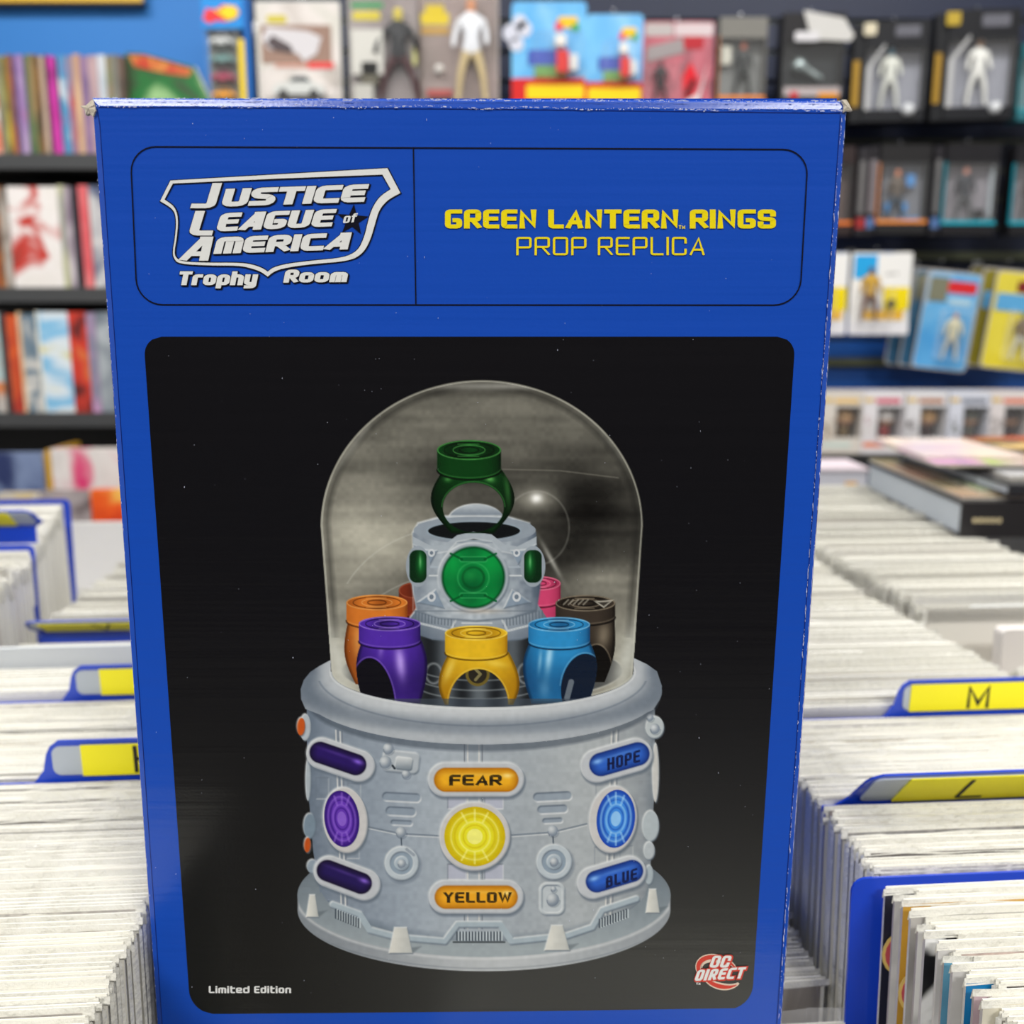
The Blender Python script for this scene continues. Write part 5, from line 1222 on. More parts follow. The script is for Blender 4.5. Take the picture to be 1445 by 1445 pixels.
stand(128, 215, 741, 800, [(96, 130, 80), (206, 196, 200), W], 'pale book with green leaves print low beside the box', yl + .0, scale=22)

# ================================================================== right and upper wall: carded stock on pegs
def local_quad(px0, px1, pt, pb, Y): a = at(px0, pb, Y); return a.x, a.z, at(px1, pb, Y).x - a.x, at(px0, pt, Y).z - a.z
m_plate = plain(70, 72, 74); m_peg = mat('peg_chrome', rgb(170, 172, 176), .25, metal=.9)
bub = clear_plastic('blister_bubble', a=.02)
# one small posed toy body, grown as a continuous skin, reused by every toy
def toy_body(name, arms=(.5, .35), stance=.16):
    V = [(0, 0, .52), (0, 0, .66), (0, 0, .80), (0, 0, .87), (0, -.01, .95), (0, 0, 1.0), (-.12, 0, .79), (-.12 - .10 * arms[0], -.02, .64), (-.12 - .12 * arms[0], -.08, .52), (.12, 0, .79), (.12 + .10 * arms[1], -.02, .65), (.12 + .10 * arms[1], -.1, .54),
         (-.06, 0, .48), (-.06 - stance * .35, -.01, .27), (-.06 - stance * .5, 0, .05), (-.06 - stance * .55, -.07, .02), (.06, 0, .48), (.06 + stance * .35, -.01, .27), (.06 + stance * .5, 0, .05), (.06 + stance * .55, -.07, .02)]
    E = [(0, 1), (1, 2), (2, 3), (3, 4), (4, 5), (2, 6), (6, 7), (7, 8), (2, 9), (9, 10), (10, 11), (0, 12), (12, 13), (13, 14), (14, 15), (0, 16), (16, 17), (17, 18), (18, 19)]
    Rr_ = [.085, .075, .09, .035, .062, .05, .045, .036, .028, .045, .036, .028, .062, .046, .034, .025, .062, .046, .034, .025]
    me = bpy.data.meshes.new(name); me.from_pydata(V, E, []); o = bpy.data.objects.new(name, me); COL.objects.link(o)
    md = o.modifiers.new('skin', 'SKIN'); md.use_smooth_shade = True
    for i, sv in enumerate(me.skin_vertices[0].data): sv.radius = (Rr_[i], Rr_[i] * .85); sv.use_root = (i == 0)
    o.modifiers.new('sub', 'SUBSURF').levels = 1
    dg = bpy.context.evaluated_depsgraph_get(); m2 = bpy.data.meshes.new_from_object(o.evaluated_get(dg)); m2.name = name
    bpy.data.objects.remove(o); m2.materials.clear()
    for _ in range(3): m2.materials.append(m_plate)
    for p in m2.polygons: p.material_index = 0 if p.center.z > .875 else (1 if p.center.z > .50 else 2)
    return m2
TOY = [toy_body('toy_figure', (.5, .35)), toy_body('toy_figure', (1.1, .8), .3)]
def toy(parent, x, y, z, h, head, torso, legs, k=0, yaw=0, name='toy_figure'):
    o = bpy.data.objects.new(name, TOY[k]); COL.objects.link(o); o.parent = parent; o.location = (x, y, z); o.scale = (h, h, h); o.rotation_euler = (0, 0, yaw)
    for i, c in enumerate((head, torso, legs)): o.material_slots[i].link = 'OBJECT'; o.material_slots[i].material = plain(*c)
    return o
def box_part(t, nm, x0, x1, y0, y1, z0, z1, m): return MB().box(x0, x1, y0, y1, z0, z1).build(nm, m, t)
def bubble(t, x0, x1, y0, y1, z0, z1, r=.01, nm='blister'):
    b = MB(); A_ = rrect(x0, x1, z0, z1, r, 3); i_ = .003; B_ = rrect(x0 + i_, x1 - i_, z0 + i_, z1 - i_, r, 3); n = len(A_)
    for k in range(n):
        j = (k + 1) % n; b.quad([(A_[k][0], y1, A_[k][1]), (A_[j][0], y1, A_[j][1]), (B_[j][0], y0, B_[j][1]), (B_[k][0], y0, B_[k][1])])
    b.quad([(x, y0, z) for x, z in B_]); return b.build(nm, bub, t, fix=False)
def peg(px, py, Y, label):
    p = at(px, py, Y); t = thing('peg_hook', label, 'hook', (p.x, Y, p.z), group='peg hooks of the slatwall')
    MB().lathe([(0, 0), (.0028, 0), (.0028, WY - .021 - Y), (0, WY - .021 - Y)], 8, (0, 0, 0), axis='y').build('rod', m_peg, t)
    MB().box(-.012, .012, WY - .026 - Y, WY - .021 - Y, -.02, .012).build('bracket', m_peg, t)
    return t
GY = 2.62
def window_box(px0, px1, pt, pb, frame, inner, label, toys=(), Y=GY, depth=.06, yaw=0, band=None, name='window_box', group=None, hdr=.2, back=(150, 150, 156), accs=()):
    """card box with a clear window, the toy inside"""
    x, z, w_, h = local_quad(px0, px1, pt, pb, Y); t = thing(name, label, 'toy', (x, Y, z), (0, 0, yaw), group)
    fm = plain(*frame, .35); f = .07 * w_
    box_part(t, 'back_card', 0, w_, depth - .002, depth, 0, h, fm)
    for nm, a in (('side_panel', (0, .002, 0, depth, 0, h)), ('side_panel', (w_ - .002, w_, 0, depth, 0, h)), ('bottom_panel', (.002, w_ - .002, 0, depth, 0, .002)), ('top_panel', (.002, w_ - .002, 0, depth, h - .002, h))): box_part(t, nm, *a, fm)
    box_part(t, 'header', .002, w_ - .002, 0, .002, h * (1 - hdr), h - .002, fm); box_part(t, 'footer', .002, w_ - .002, 0, .002, .002, h * .12, fm)
    if band: box_part(t, 'colour_band', 0, w_, -.001, 0, h * .12, h * .16, plain(*band, .35)); box_part(t, 'colour_edge', -.001, 0, -.001, .012, h * .12, h * .8, plain(*band, .35))
    box_part(t, 'tray', .004, w_ - .004, depth * .6, depth * .62, h * .1, h * (1 - hdr), plain(*back))
    b = MB(); b.quad([(.002, .001, h * .12), (w_ - .002, .001, h * .12), (w_ - .002, .001, h * (1 - hdr)), (.002, .001, h * (1 - hdr))]); b.build('window', bub, t, fix=False)
    for (fx, hh, hd, to, lg, k) in toys: toy(t, fx * w_, depth * .35, h * .14, hh * h, hd, to, lg, k)
    for (nm, x0, x1, z0, z1, c) in accs: box_part(t, nm, x0 * w_, x1 * w_, depth * .3, depth * .55, z0 * h, z1 * h, plain(*c))
    return t
def carded(px0, px1, pt, pb, cols, label, Y=GY, yaw=0, tilt=0, bubble_rect=(.12, .88, .08, .62), toys=(), accs=(), patches=(), r=.01, name='carded_toy', scale=8, seed=1, group=None, edge=None, bd=.03):
    """hanging card with a clear blister; rects are fractions of the card (x0, x1, z0, z1 from the bottom)"""
    x, z, w_, h = local_quad(px0, px1, pt, pb, Y); t = thing(name, label, 'toy', (x, Y, z), (0, tilt, yaw), group)
    m = print_mat('cardprint_' + '_'.join('%d-%d-%d' % c for c in cols) + str(seed), cols, scale, seed, .3)
    if edge: MB().prism(rrect(-.004, w_ + .004, -.004, h + .004, r), .0012, .0028).build('card_protector', plain(*edge), t)
    MB().prism(rrect(0, w_, 0, h, r), 0, .0012).build('card', m, t)
    for ip, (nm, x0, x1, z0, z1, c) in enumerate(patches):
        MB().prism(rrect(x0 * w_, x1 * w_, z0 * h, z1 * h, min(.005, (z1 - z0) * h * .3)), -.0010 - .0005 * ip, -.0002 - .0005 * ip).build(nm, plain(*c), t)
    x0, x1, z0, z1 = bubble_rect; bubble(t, x0 * w_, x1 * w_, -bd, 0, z0 * h, z1 * h, .008)
    for (fx, fz, hh, hd, to, lg, k) in toys: toy(t, fx * w_, -bd * .5, fz * h, hh * h, hd, to, lg, k)
    for (nm, a0, a1, b0, b1, c) in accs: box_part(t, nm, a0 * w_, a1 * w_, -bd * .8, -bd * .2, b0 * h, b1 * h, plain(*c))
    return t
# toy car: shaped body with cabin and four wheels
def car(t, x, y, z, L_, col, nm='toy_car'):
    prof = [(-.5, .08), (-.5, .2), (-.42, .27), (-.22, .3), (-.1, .43), (.18, .43), (.32, .29), (.48, .24), (.5, .08)]
    b = MB().prism([(x + a * L_, z + c * L_) for a, c in prof], y - .012, y + .012); o = b.build(nm, plain(*col, .25), t)
    b = MB()
    w_ = MB().prism([(x + a * L_, z + c * L_) for a, c in [(-.19, .31), (-.08, .405), (.15, .405), (.25, .31)]], y - .0124, y + .0124); w_.build('cabin_glass', plain(40, 44, 50, .15), o)
    for sx in (-.3, .3):
        MB().lathe([(0, -.001), (.085 * L_, -.001), (.085 * L_, .004), (0, .004)], 14, (x + sx * L_, y - .0135, z + .085 * L_), axis='y').build('wheel', plain(26, 26, 28), o)
    return o
# (a) five-car box with a bright blue header
x, z, w_, h = local_quad(292, 358, -4, 150, GY); t = thing('car_pack', 'narrow blue and yellow car pack with a flame badge and stacked toy cars', 'toy', (x, GY, z))
box_part(t, 'back_card', 0, w_, .03, .034, 0, h, plain(40, 130, 205)); box_part(t, 'header', 0, w_ * .86, 0, .03, h * .72, h, plain(40, 140, 215)); box_part(t, 'yellow_side', w_ * .74, w_ * .86, -.001, .0, h * .02, h * .62, plain(236, 204, 20)); box_part(t, 'side_panel', w_ * .86, w_, .0, .03, 0, h, plain(30, 96, 170))
P = [(.02, .80), (.10, .90), (.30, .88), (.45, .93), (.72, .92), (.80, .86), (.70, .80), (.50, .78), (.30, .79), (.15, .76)]
MB().prism([(a * w_, c * h) for a, c in P], -.0015, 0).build('flame_badge', plain(232, 60, 60), t); MB().prism([((.16 + a * .78) * w_, (c * .9 + .086) * h) for a, c in P[1:8]], -.0028, -.0015).build('flame_inner', plain(246, 206, 40), t)
box_part(t, 'inner_card', w_ * .06, w_ * .74, .02, .028, h * .02, h * .72, plain(120, 122, 118))
for k, c in enumerate([(206, 208, 206), (110, 150, 146), (170, 60, 90), (236, 160, 30)]): car(t, w_ * .38, .008, h * (.56 - k * .165), w_ * .5, c)
bubble(t, w_ * .05, w_ * .74, -.01, .01, h * .02, h * .72, .006)
# (b) big white-edged car card
t = carded(368, 482, 4, 146, [(200, 196, 186), (214, 206, 200), (170, 160, 150)], 'white-edged card with a printed grey car and a clear lower tray', edge=(196, 196, 190), bubble_rect=(.03, .97, .03, .36), r=.006,
  patches=[('title_patch', .12, .36, .80, .88, (200, 186, 70)), ('print_panel', .04, .90, .40, .78, (150, 122, 108)), ('red_stripe', .60, .92, .35, .41, (226, 50, 50)), ('red_stripe', .20, .60, .36, .39, (214, 150, 130))])
w_ = px_w(368, 482, 146, GY); h = at(368, 4, GY).z - at(368, 146, GY).z
P = [(.05, .64), (.12, .76), (.62, .72), (.78, .66), (.72, .50), (.56, .42), (.48, .50), (.14, .54)]
MB().prism([(a * w_, c * h) for a, c in P], -.003, -.0012).build('printed_car', plain(206, 202, 204), t); MB().prism([(a * w_, c * h) for a, c in [(.10, .60), (.18, .68), (.40, .58), (.44, .50), (.2, .53)]], -.0036, -.003).build('printed_window', plain(84, 74, 76), t)
car(t, w_ * .5, -.015, h * .03, w_ * .62, (206, 208, 204))
# (c) (d) clamshell figures
t = carded(497, 592, -14, 160, [(150, 140, 138), (120, 108, 108)], 'clamshell with a black-suited toy with yellow hands and a white device', edge=(170, 168, 160), bubble_rect=(.04, .98, .03, .80), r=.006, toys=[(.72, .06, .78, (214, 196, 80), (30, 32, 36), (70, 34, 38), 1)],
  patches=[('green_stripe', .03, .50, .86, .90, (60, 150, 90)), ('yellow_title', .05, .45, .76, .83, (214, 196, 40))], accs=[('white_device', .04, .50, .30, .66, (206, 204, 196)), ('device_slot', .18, .42, .22, .40, (96, 92, 76)), ('device_foot', .06, .34, .05, .22, (190, 188, 180)), ('yellow_glove', .93, .98, .38, .52, (206, 204, 130))], bd=.035)
t = carded(594, 702, -10, 160, [(136, 122, 116), (158, 140, 136)], 'clamshell with a white-jacketed toy in khaki trousers and a yellow title', edge=(168, 162, 158), bubble_rect=(.03, .98, .03, .92), r=.006, toys=[(.67, .07, .86, (214, 150, 110), (226, 228, 232), (206, 186, 140), 0)],
  patches=[('yellow_title', .02, .38, .74, .84, (222, 196, 20)), ('yellow_title', .08, .32, .84, .90, (222, 196, 20)), ('tan_strip', .02, .38, .66, .72, (190, 150, 70)), ('base_print', .08, .42, .14, .20, (176, 80, 76)), ('dark_base', .10, .42, .06, .14, (40, 34, 34))], bd=.04)
w_ = px_w(594, 702, 160, GY); h = at(594, -10, GY).z - at(594, 160, GY).z
MB().lathe([(0, -.012)] + [(.012 * math.sin(a), -.012 * math.cos(a)) for a in (.5, 1, 1.57, 2.1, 2.6)] + [(0, .012)], 12, (.25 * w_, -.012, .36 * h)).build('white_ball', plain(220, 216, 210), t, smooth=True)
# (e) (f) sky-blue cards with yellow price strips; the printed character is left out
for (px0, px1, pt, pb, lb, yw, cl) in ((722, 826, 2, 156, 'larger sky-blue and red card with a yellow strip and a white cloud at its left', .0, True), (826, 905, 20, 156, 'smaller sky-blue and red card with a yellow strip, right of the larger one', 0, False)):
    t = carded(px0, px1, pt, pb, [(110, 186, 232), (90, 170, 226), (150, 206, 238)], lb, r=.012, bubble_rect=(.3, .97, .30, .72), yaw=yw,
      patches=[('red_base', .0, 1.0, .0, .30, (206, 36, 34)), ('yellow_strip', .2 if cl else .04, .98, .10, .24, (240, 206, 20)), ('green_hill', .3, .75, .30, .42, (110, 160, 90)), ('blue_hill', .22, .62, .42, .56, (70, 90, 180)), ('logo_patch', .62, .88, .76, .86, (236, 190, 40)), ('logo_patch', .58, .68, .73, .81, (220, 70, 90)), ('logo_patch', .80, .90, .73, .80, (70, 160, 80))],
      accs=[('white_insert', .58, .72, .58, .68, (232, 228, 220)), ('red_insert', .60, .76, .34, .54, (214, 50, 46)), ('white_insert', .78, .88, .36, .5, (224, 222, 218))])
    if cl:
        w_ = px_w(px0, px1, pb, GY)
        for cx, cz, r_ in ((.02, .205, .018), (.0, .18, .022), (.012, .155, .018), (.03, .19, .02)):
            MB().lathe([(0, 0), (r_ * .9, 0), (r_, .001), (0, .002)], 16, (cx, -.002, cz), axis='y').build('printed_cloud', plain(206, 208, 220), t)
# (g) red card with a tilted plate
t = carded(905, 1004, 30, 160, [(150, 60, 76), (180, 80, 96), (120, 50, 64)], 'crimson card with a grey tilted title plate and red slashes', r=.005, bubble_rect=(.05, .6, .05, .55), patches=[('white_header', .03, .42, .84, .98, (180, 172, 170)), ('white_header', .44, .98, .84, .98, (206, 190, 192)), ('red_corner', .55, .85, .70, .84, (176, 40, 50))])
w_ = px_w(905, 1004, 160, GY); h = at(905, 30, GY).z - at(905, 160, GY).z
MB().prism([(a * w_, c * h) for a, c in [(.05, .56), (.06, .72), (.56, .82), (.58, .66)]], -.003, -.0012).build('tilted_plate', plain(150, 142, 142), t)
MB().prism([(a * w_, c * h) for a, c in [(.56, .40), (.68, .56), (.80, .36), (.72, .16), (.60, .10)]], -.003, -.0012).build('red_slash', plain(216, 24, 40), t)
MB().prism([(a * w_, c * h) for a, c in [(.60, .22), (.72, .40), (.76, .34), (.64, .14)]], -.004, -.003).build('black_slash', plain(40, 30, 34), t); MB().prism([(a * w_, c * h) for a, c in [(.60, .12), (.80, .22), (.92, .55), (.80, .10), (.72, .04)]], -.005, -.004).build('white_slash', plain(214, 206, 206), t)
toy(t, .25 * w_, -.015, .06 * h, .5 * h, (50, 40, 44), (44, 38, 40), (50, 44, 46))
# (h) small window box
window_box(1012, 1078, 24, 156, (120, 118, 112), None, 'small window box with a dark-coated toy and an orange base', [(.55, .62, (196, 110, 84), (40, 44, 44), (44, 48, 46), 0)], band=(226, 130, 50), back=(136, 138, 136), hdr=.22, accs=[('white_part', .08, .28, .52, .72, (206, 204, 190))])
# (i) black box with white header, seen tilted
t = window_box(1100, 1188, 18, 152, (34, 33, 35), None, 'black box with a white header and a silver helmet-shaped toy inside', (), hdr=.3, back=(34, 38, 40))
w_ = px_w(1100, 1188, 152, GY); h = at(1100, 18, GY).z - at(1100, 152, GY).z
MB().prism([(a * w_, c * h) for a, c in [(.30, 1.02), (.95, .94), (1.12, .76), (1.06, .70), (.45, .72)]], -.004, -.002).build('header_sticker', plain(196, 194, 190), t); MB().prism(rrect(.18 * w_, .56 * w_, .70 * h, .80 * h, .004), -.006, -.004).build('title_patch', plain(206, 204, 206), t)
MB().prism(rrect(.05 * w_, .95 * w_, .12 * h, .22 * h, .003), -.002, 0).build('foot_strip', plain(170, 160, 160), t)
MB().prism(rrect(.60 * w_, .92 * w_, .10 * h, .16 * h, .002), -.003, -.002).build('foot_mark', plain(214, 140, 40), t); MB().prism(rrect(.15 * w_, .28 * w_, .10 * h, .17 * h, .002), -.003, -.002).build('foot_mark', plain(190, 50, 60), t)
M_ = Matrix.Translation((.38 * w_, .018, .44 * h)) @ Matrix.Rotation(.5, 4, 'Y')
MB().lathe([(0, -.028), (.014, -.026), (.018, -.01), (.010, .004), (.007, .03), (.009, .05), (0, .056)], 12, (0, 0, 0), axis='x', M=M_).build('silver_helmet', mat('toy_silver', rgb(176, 190, 190), .25, metal=.6), t, smooth=True)
# (j)(k) clear boxes with white toys, gold strip at the left; copies behind
for (px0, px1, pt, pb, lb, hd, to, lg, hx) in ((1216, 1300, 30, 172, 'tilted clear-fronted box with a white toy with pale blue head', (90, 160, 190), (214, 216, 206), (210, 212, 204), .45), (1330, 1424, 14, 170, 'tilted clear-fronted box with a white-robed tan-headed toy', (200, 150, 110), (226, 226, 220), (222, 222, 216), .5)):
    t = window_box(px0, px1, pt, pb, (24, 25, 29), None, lb, [(hx, .62, hd, to, lg, 0)], hdr=.26, back=(150, 152, 162), yaw=-.10, depth=.07)
    w_ = px_w(px0, px1, pb, GY); h = at(px0, pt, GY).z - at(px0, pb, GY).z
    MB().prism([(.02 * w_, .12 * h), (.02 * w_, .55 * h), (.3 * w_, .78 * h), (.3 * w_, .74 * h), (.10 * w_, .55 * h), (.10 * w_, .12 * h)], -.002, 0).build('clear_edge', plain(176, 176, 176), t)
    MB().box(-.028, -.012, .004, .006, .16 * h, .62 * h).build('gold_strip', plain(160, 124, 40), t); MB().box(-.03, 0, .006, .06, .0, .98 * h).build('side_sleeve', plain(26, 27, 30), t)
    MB().prism(rrect(.45 * w_, .85 * w_, .84 * h, .95 * h, .004), -.003, -.001).build('logo_patch', plain(96, 96, 104), t)
    MB().prism(rrect(-.06 * w_, .14 * w_, .86 * h, .98 * h, .004), -.004, -.001).build('corner_sticker', plain(206, 196, 170) if px0 < 1300 else plain(176, 150, 50), t)
    MB().lathe([(0, 0), (.012, .004), (.015, .014), (.011, .026), (0, .03)], 12, (.74 * w_, .0, .05 * h)).build('toy_helmet', plain(206, 208, 210), t, smooth=True)
window_box(1434, 1520, 60, 170, (50, 110, 120), None, 'teal box cut by the right edge in the top row', (), band=(60, 150, 160), back=(90, 130, 136))
# second row
window_box(1168, 1200, 206, 332, (50, 40, 40), None, 'orange-footed box mostly hidden by the right edge of the big box', (), band=(226, 120, 50), back=(96, 80, 76))
for k, (a, c, pt, lb) in enumerate([(1205, 1222, 208, 'black box edge, first behind the orange-banded window box'), (1220, 1240, 206, 'black box edge, second behind the orange-banded window box'), (1311, 1328, 206, 'black box edge behind the teal-banded window box')]):
    x, z, w_, h = local_quad(a, c, pt, 332, GY + .02); t = thing('toy_box', lb, 'toy', (x, GY + .02, z)); box_part(t, 'carton', 0, w_, 0, .08, 0, h, plain(44, 42, 46)); box_part(t, 'side_print', .004, w_ * .6, -.001, 0, h * .25, h * .85, plain(110, 108, 108) if k != 1 else plain(126, 120, 124)); box_part(t, 'foot_print', .002, w_ * .8, -.001, 0, h * .08, h * .2, plain(160, 50, 50) if k == 0 else plain(90, 120, 170))
window_box(1236, 1306, 204, 330, (38, 37, 38), None, 'window box with an orange band and a blue-gloved toy', [(.42, .60, (206, 130, 90), (96, 86, 76), (60, 76, 90), 0)], band=(226, 140, 66), back=(124, 126, 132), hdr=.18, accs=[('blue_part', .60, .76, .55, .68, (80, 140, 200)), ('blue_part', .22, .3, .26, .36, (60, 140, 206)), ('blue_part', .56, .64, .26, .36, (60, 140, 206)), ('blue_part', .5, .9, .13, .2, (90, 140, 190))])
window_box(1328, 1402, 202, 332, (32, 31, 34), None, 'window box with a teal band and a toy in grey dungarees', [(.45, .62, (214, 150, 130), (52, 54, 60), (86, 88, 90), 0)], band=(20, 160, 180), back=(140, 136, 142), hdr=.2, accs=[('black_part', .68, .84, .2, .3, (26, 26, 30)), ('white_edge', .93, .97, .2, .78, (190, 200, 206))])
window_box(1424, 1500, 204, 332, (32, 31, 34), None, 'teal-banded window box cut by the right edge of the frame', [(.4, .6, (180, 110, 90), (70, 60, 60), (70, 70, 70), 0)], band=(20, 160, 180), back=(130, 128, 134))
# third row
def wy_card(px0, px1, lb):
    t = carded(px0, px1, 356, 472, [(236, 234, 230), (228, 226, 222), (60, 120, 200)], lb, r=.006, bubble_rect=(.1, .7, .12, .6), patches=[('blue_sky', .04, .50, .68, .97, (40, 160, 220)), ('white_plate', .42, .98, .58, .98, (232, 230, 226)), ('yellow_panel', .55, .98, .30, .58, (236, 212, 20)), ('yellow_panel', .25, .9, .18, .30, (230, 180, 60)), ('white_foot', .0, 1, .0, .16, (226, 224, 226))], accs=[], bd=.03,
               toys=[(.3, .16, .66, (96, 50, 40), (190, 150, 60), (110, 70, 50), 0)]); return t
wy_card(1130, 1192, 'white and yellow card mostly hidden behind the right edge of the big box')
t = wy_card(1196, 1280, 'white, blue and yellow card with a brown and gold toy')
w_ = px_w(1196, 1280, 472, GY); h = at(1196, 356, GY).z - at(1196, 472, GY).z
MB().lathe([(0, -.001), (.010, -.001), (.010, .012), (0, .012)], 14, (.66 * w_, -.02, .38 * h), axis='y').build('black_disc', plain(40, 36, 36), t)
q = MB()
for k, ch in enumerate('JEVF'):
    for Q in glyph_quads(ch, 0, 7.5, 1.6, 1.5, 8, 0, .3): q.quad([(.56 * w_ + .0085 * k + X / 1000, -.0016, .72 * h + Y / 1000) for X, Y in Q])
q.build('lettering', plain(120, 120, 120), t, fix=False)
for (cx, back, cols, lb, tag_c, toyc) in ((1288, 3, [(74, 150, 206), (100, 168, 214), (190, 190, 186)], 'blue card', (206, 40, 44), ((190, 140, 110), (206, 200, 170), (200, 196, 176))), (1384, 3, [(214, 196, 50), (220, 204, 70), (196, 180, 60)], 'yellow card', (120, 34, 40), ((60, 96, 70), (120, 104, 84), (206, 206, 196)))):
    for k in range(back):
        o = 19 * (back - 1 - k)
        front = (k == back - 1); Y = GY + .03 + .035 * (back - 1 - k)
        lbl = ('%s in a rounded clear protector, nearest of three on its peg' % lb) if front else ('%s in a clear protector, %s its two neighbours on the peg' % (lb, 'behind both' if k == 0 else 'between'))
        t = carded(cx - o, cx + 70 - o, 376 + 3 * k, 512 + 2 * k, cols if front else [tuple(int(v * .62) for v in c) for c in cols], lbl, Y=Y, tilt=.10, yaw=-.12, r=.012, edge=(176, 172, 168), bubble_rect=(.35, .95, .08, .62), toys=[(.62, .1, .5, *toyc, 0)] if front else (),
                   patches=[('logo_pill', .40, .95, .80, .92, tag_c), ('logo_rim', .36, .99, .78, .94, (196, 188, 186)) if False else ('caption_strip', .45, .9, .68, .74, (170, 200, 214)), ('sky_panel', .05, .95, .60, .78, (90, 160, 206)) if 'yellow' in lb else ('grey_panel', .05, .40, .70, .95, (120, 120, 100))], seed=cx)
for i, (px, py, Y) in enumerate([(325, 4, 2.63), (425, 0, 2.63), (545, -8, 2.63), (650, -6, 2.63), (775, -2, 2.63), (866, 14, 2.63), (955, 26, 2.63), (1045, 20, 2.63), (1144, 14, 2.63), (1262, 26, 2.63), (1380, 10, 2.63), (1271, 200, 2.63), (1366, 198, 2.63), (1238, 350, 2.63), (1330, 368, 2.65), (1425, 368, 2.65)]):
    peg(px, py, Y, 'chrome peg hook holding carded stock on the blue slatwall')
# scanning rails
for py in (361, 510):
    a = at(1150, py, WY - .05); t = thing('slat_rail', 'olive metal rail along the slatwall %s the rounded clear protectors' % ('just above' if py < 400 else 'just below'), 'rail', (a.x, WY - .05, a.z)); MB().box(0, 1.2, 0, .028, -.009, .009).build('rail_bar', m_groove, t); MB().box(0, 1.2, -.002, 0, -.011, .011).build('rail_face', m_groove, t)
# ---- fourth row: shelf of white window boxes with big-headed toys
zs = at(1300, 641, 2.55).z; xa = at(1090, 641, 2.55).x; xb = at(1560, 641, 2.55).x
t = thing('wall_shelf', 'black shelf under the row of white window boxes on the right', 'shelf', (xa, 2.53, zs)); MB().box(0, xb - xa, .004, WY - .022 - 2.53, -.035, 0).build('shelf_board', m_black, t); MB().box(0, xb - xa, 0, .004, -.038, .001).build('edge_strip', m_black, t)
for x in (.05, xb - xa - .08): MB().prism([(0, -.036), (.02, -.036), (.02, -.12), (0, -.12)], .1, WY - .022 - 2.53).build('shelf_bracket', m_black, t).location.x = x
fun = [(1096, (206, 200, 190), (120, 90, 60), (210, 206, 200), 'white window box with a beige print, mostly behind the big box'), (1156, (214, 206, 196), (176, 140, 100), (120, 100, 70), 'white window box holding a sandy-haired toy, first beside the big box'), (1214, (224, 220, 222), (206, 200, 196), (150, 60, 60), 'white window box with a pink-red title and a white-haired toy'),
       (1274, (222, 220, 222), (180, 140, 90), (60, 40, 40), 'white window box with an orange-brown title and a tan-haired toy'), (1334, (214, 216, 226), (84, 84, 76), (90, 88, 80), 'white window box with a pale blue print and a dark grey toy'), (1392, (224, 216, 214), (50, 36, 34), (60, 40, 40), 'white window box with an orange title and a black-haired toy'), (1450, (222, 220, 220), (150, 110, 80), (90, 60, 50), 'white window box cut by the right edge of the frame')]
tcol = [(230, 180, 90), (230, 190, 110), (206, 40, 80), (176, 110, 60), (120, 126, 140), (226, 110, 60), (200, 100, 60)]
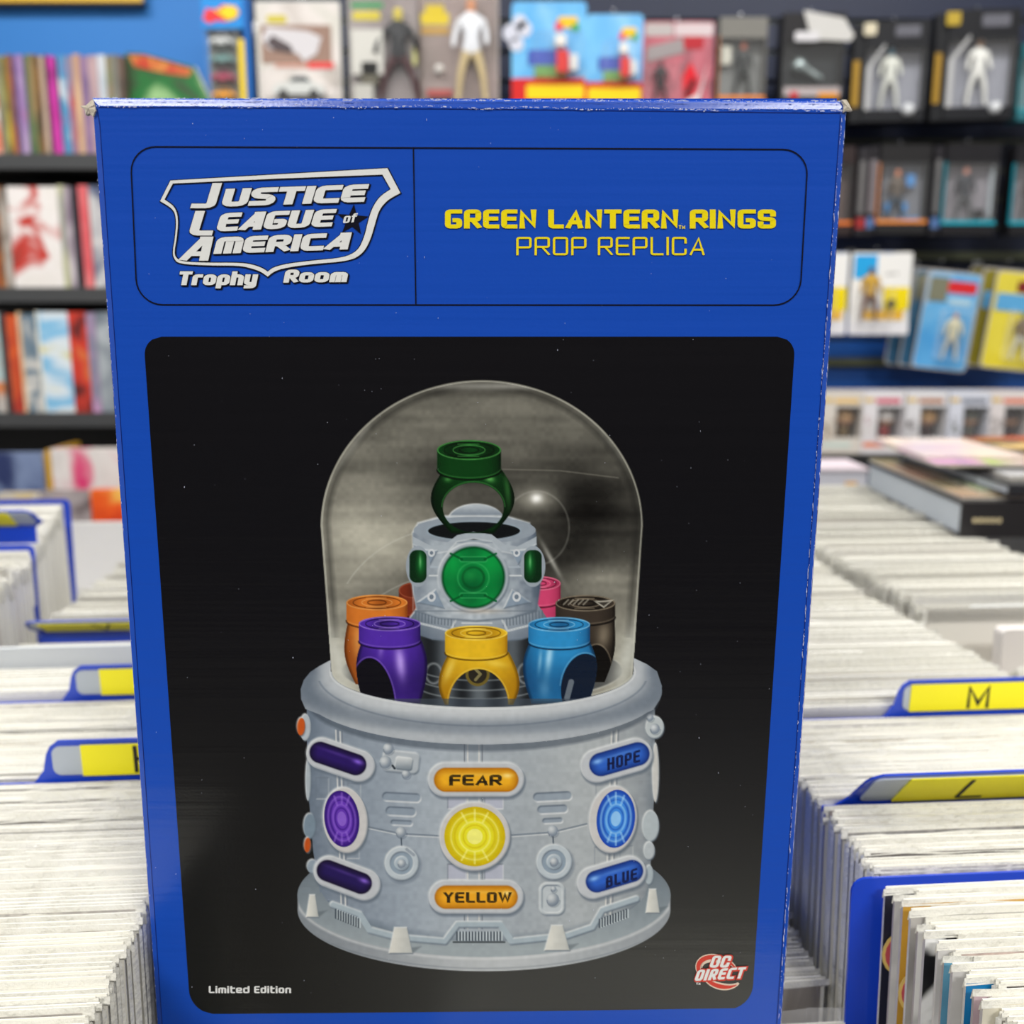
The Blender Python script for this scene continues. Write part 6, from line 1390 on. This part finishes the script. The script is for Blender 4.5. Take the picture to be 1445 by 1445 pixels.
for i, (px, wc, hc, bc, lb) in enumerate(fun):
    Y = 2.56; x, z, w_, h = local_quad(px, px + 57, 560, 640, Y); h = .16; t = thing('window_box', lb, 'toy', (x, Y, zs + .001)); cm = plain(*wc); dp = .10
    box_part(t, 'back_panel', 0, w_, dp - .002, dp, 0, h, cm); box_part(t, 'side_panel', 0, .002, 0, dp, 0, h, cm); box_part(t, 'side_panel', w_ - .002, w_, 0, dp, 0, h, cm); box_part(t, 'top_panel', .002, w_ - .002, 0, dp, h - .002, h, cm); box_part(t, 'bottom_panel', .002, w_ - .002, 0, dp, 0, .002, cm)
    box_part(t, 'header', .002, w_ - .002, 0, .002, h * .76, h - .002, cm); box_part(t, 'footer', .002, w_ - .002, 0, .002, .002, h * .26, cm); box_part(t, 'left_strip', .002, w_ * .36, 0, .002, h * .26, h * .76, cm)
    box_part(t, 'inner_card', .004, w_ - .004, .07, .072, h * .1, h * .9, plain(60, 50, 44)); b = MB(); b.quad([(w_ * .36, .001, h * .26), (w_ - .002, .001, h * .26), (w_ - .002, .001, h * .76), (w_ * .36, .001, h * .76)]); b.build('window', bub, t, fix=False)
    box_part(t, 'title_print', w_ * .3, w_ * .9, -.001, 0, h * .82, h * .89, plain(*tcol[i])); box_part(t, 'corner_print', w_ * .02, w_ * .24, -.001, 0, h * .84, h * .9, plain(226, 190, 100)); MB().prism(rrect(w_ * .03, w_ * .33, h * .22, h * .6, .012), -.001, 0).build('side_picture', print_mat('sidepic%d' % i, [hc, wc, bc], 40, i), t)
    box_part(t, 'foot_print', w_ * .05, w_ * .75, -.001, 0, h * .1, h * .18, plain(*[(206, 204, 200), (200, 214, 206), (226, 130, 90), (220, 200, 190), (206, 206, 216), (220, 180, 150), (210, 190, 180)][i]))
    # big-headed toy: rounded head on a small body
    hd = MB(); M_ = Matrix.Translation((w_ * .66, .035, h * .56)); hd.lathe([(0, -.021)] + [(.024 * math.sin(a) ** .8, -.021 * math.cos(a)) for a in (.5, .9, 1.3, 1.7, 2.1, 2.6)] + [(0, .021)], 14, (0, 0, 0), M=M_, sy=.85); hd.build('toy_head', plain(206, 160, 130), t, smooth=True)
    hr = MB(); hr.lathe([(.0255, -.004), (.026, .006), (.020, .018), (.010, .0235), (0, .025)], 14, (0, .002, 0), M=M_, sy=.9); hr.build('toy_hair', plain(*hc), t, smooth=True)
    bd_ = MB(); bd_.lathe([(.004, -.055), (.013, -.052), (.014, -.035), (.010, -.02), (0, -.018)], 12, (0, 0, 0), M=M_, sy=.8); bd_.build('toy_body', plain(*bc), t, smooth=True)
# pale carton with an orange mark on a lower ledge behind the right row
Y = 1.75; x, z, w_, h = local_quad(1120, 1222, 664, 700, Y)
t = thing('toy_carton', 'pale carton with a small orange mark behind the right row of comics', 'box', (x, Y, z - .1)); box_part(t, 'carton', 0, w_, 0, .12, 0, h + .1, plain(196, 196, 204)); box_part(t, 'orange_mark', w_ * .70, w_ * .86, -.001, 0, .1 + h * .2, .1 + h * .55, plain(214, 160, 70)); box_part(t, 'lid', -.002, w_ + .002, -.002, .122, h + .1, h + .104, plain(214, 200, 206))
t2 = thing('low_ledge', 'low black ledge behind the right bins', 'table', (x - .15, Y - .03, 0)); MB().box(0, 1.1, 0, .3, z - .13, z - .101).build('tabletop', m_table, t2)
for xx in (.02, 1.04): MB().box(xx, xx + .04, .02, .28, 0, z - .13).build('leg', m_table, t2)
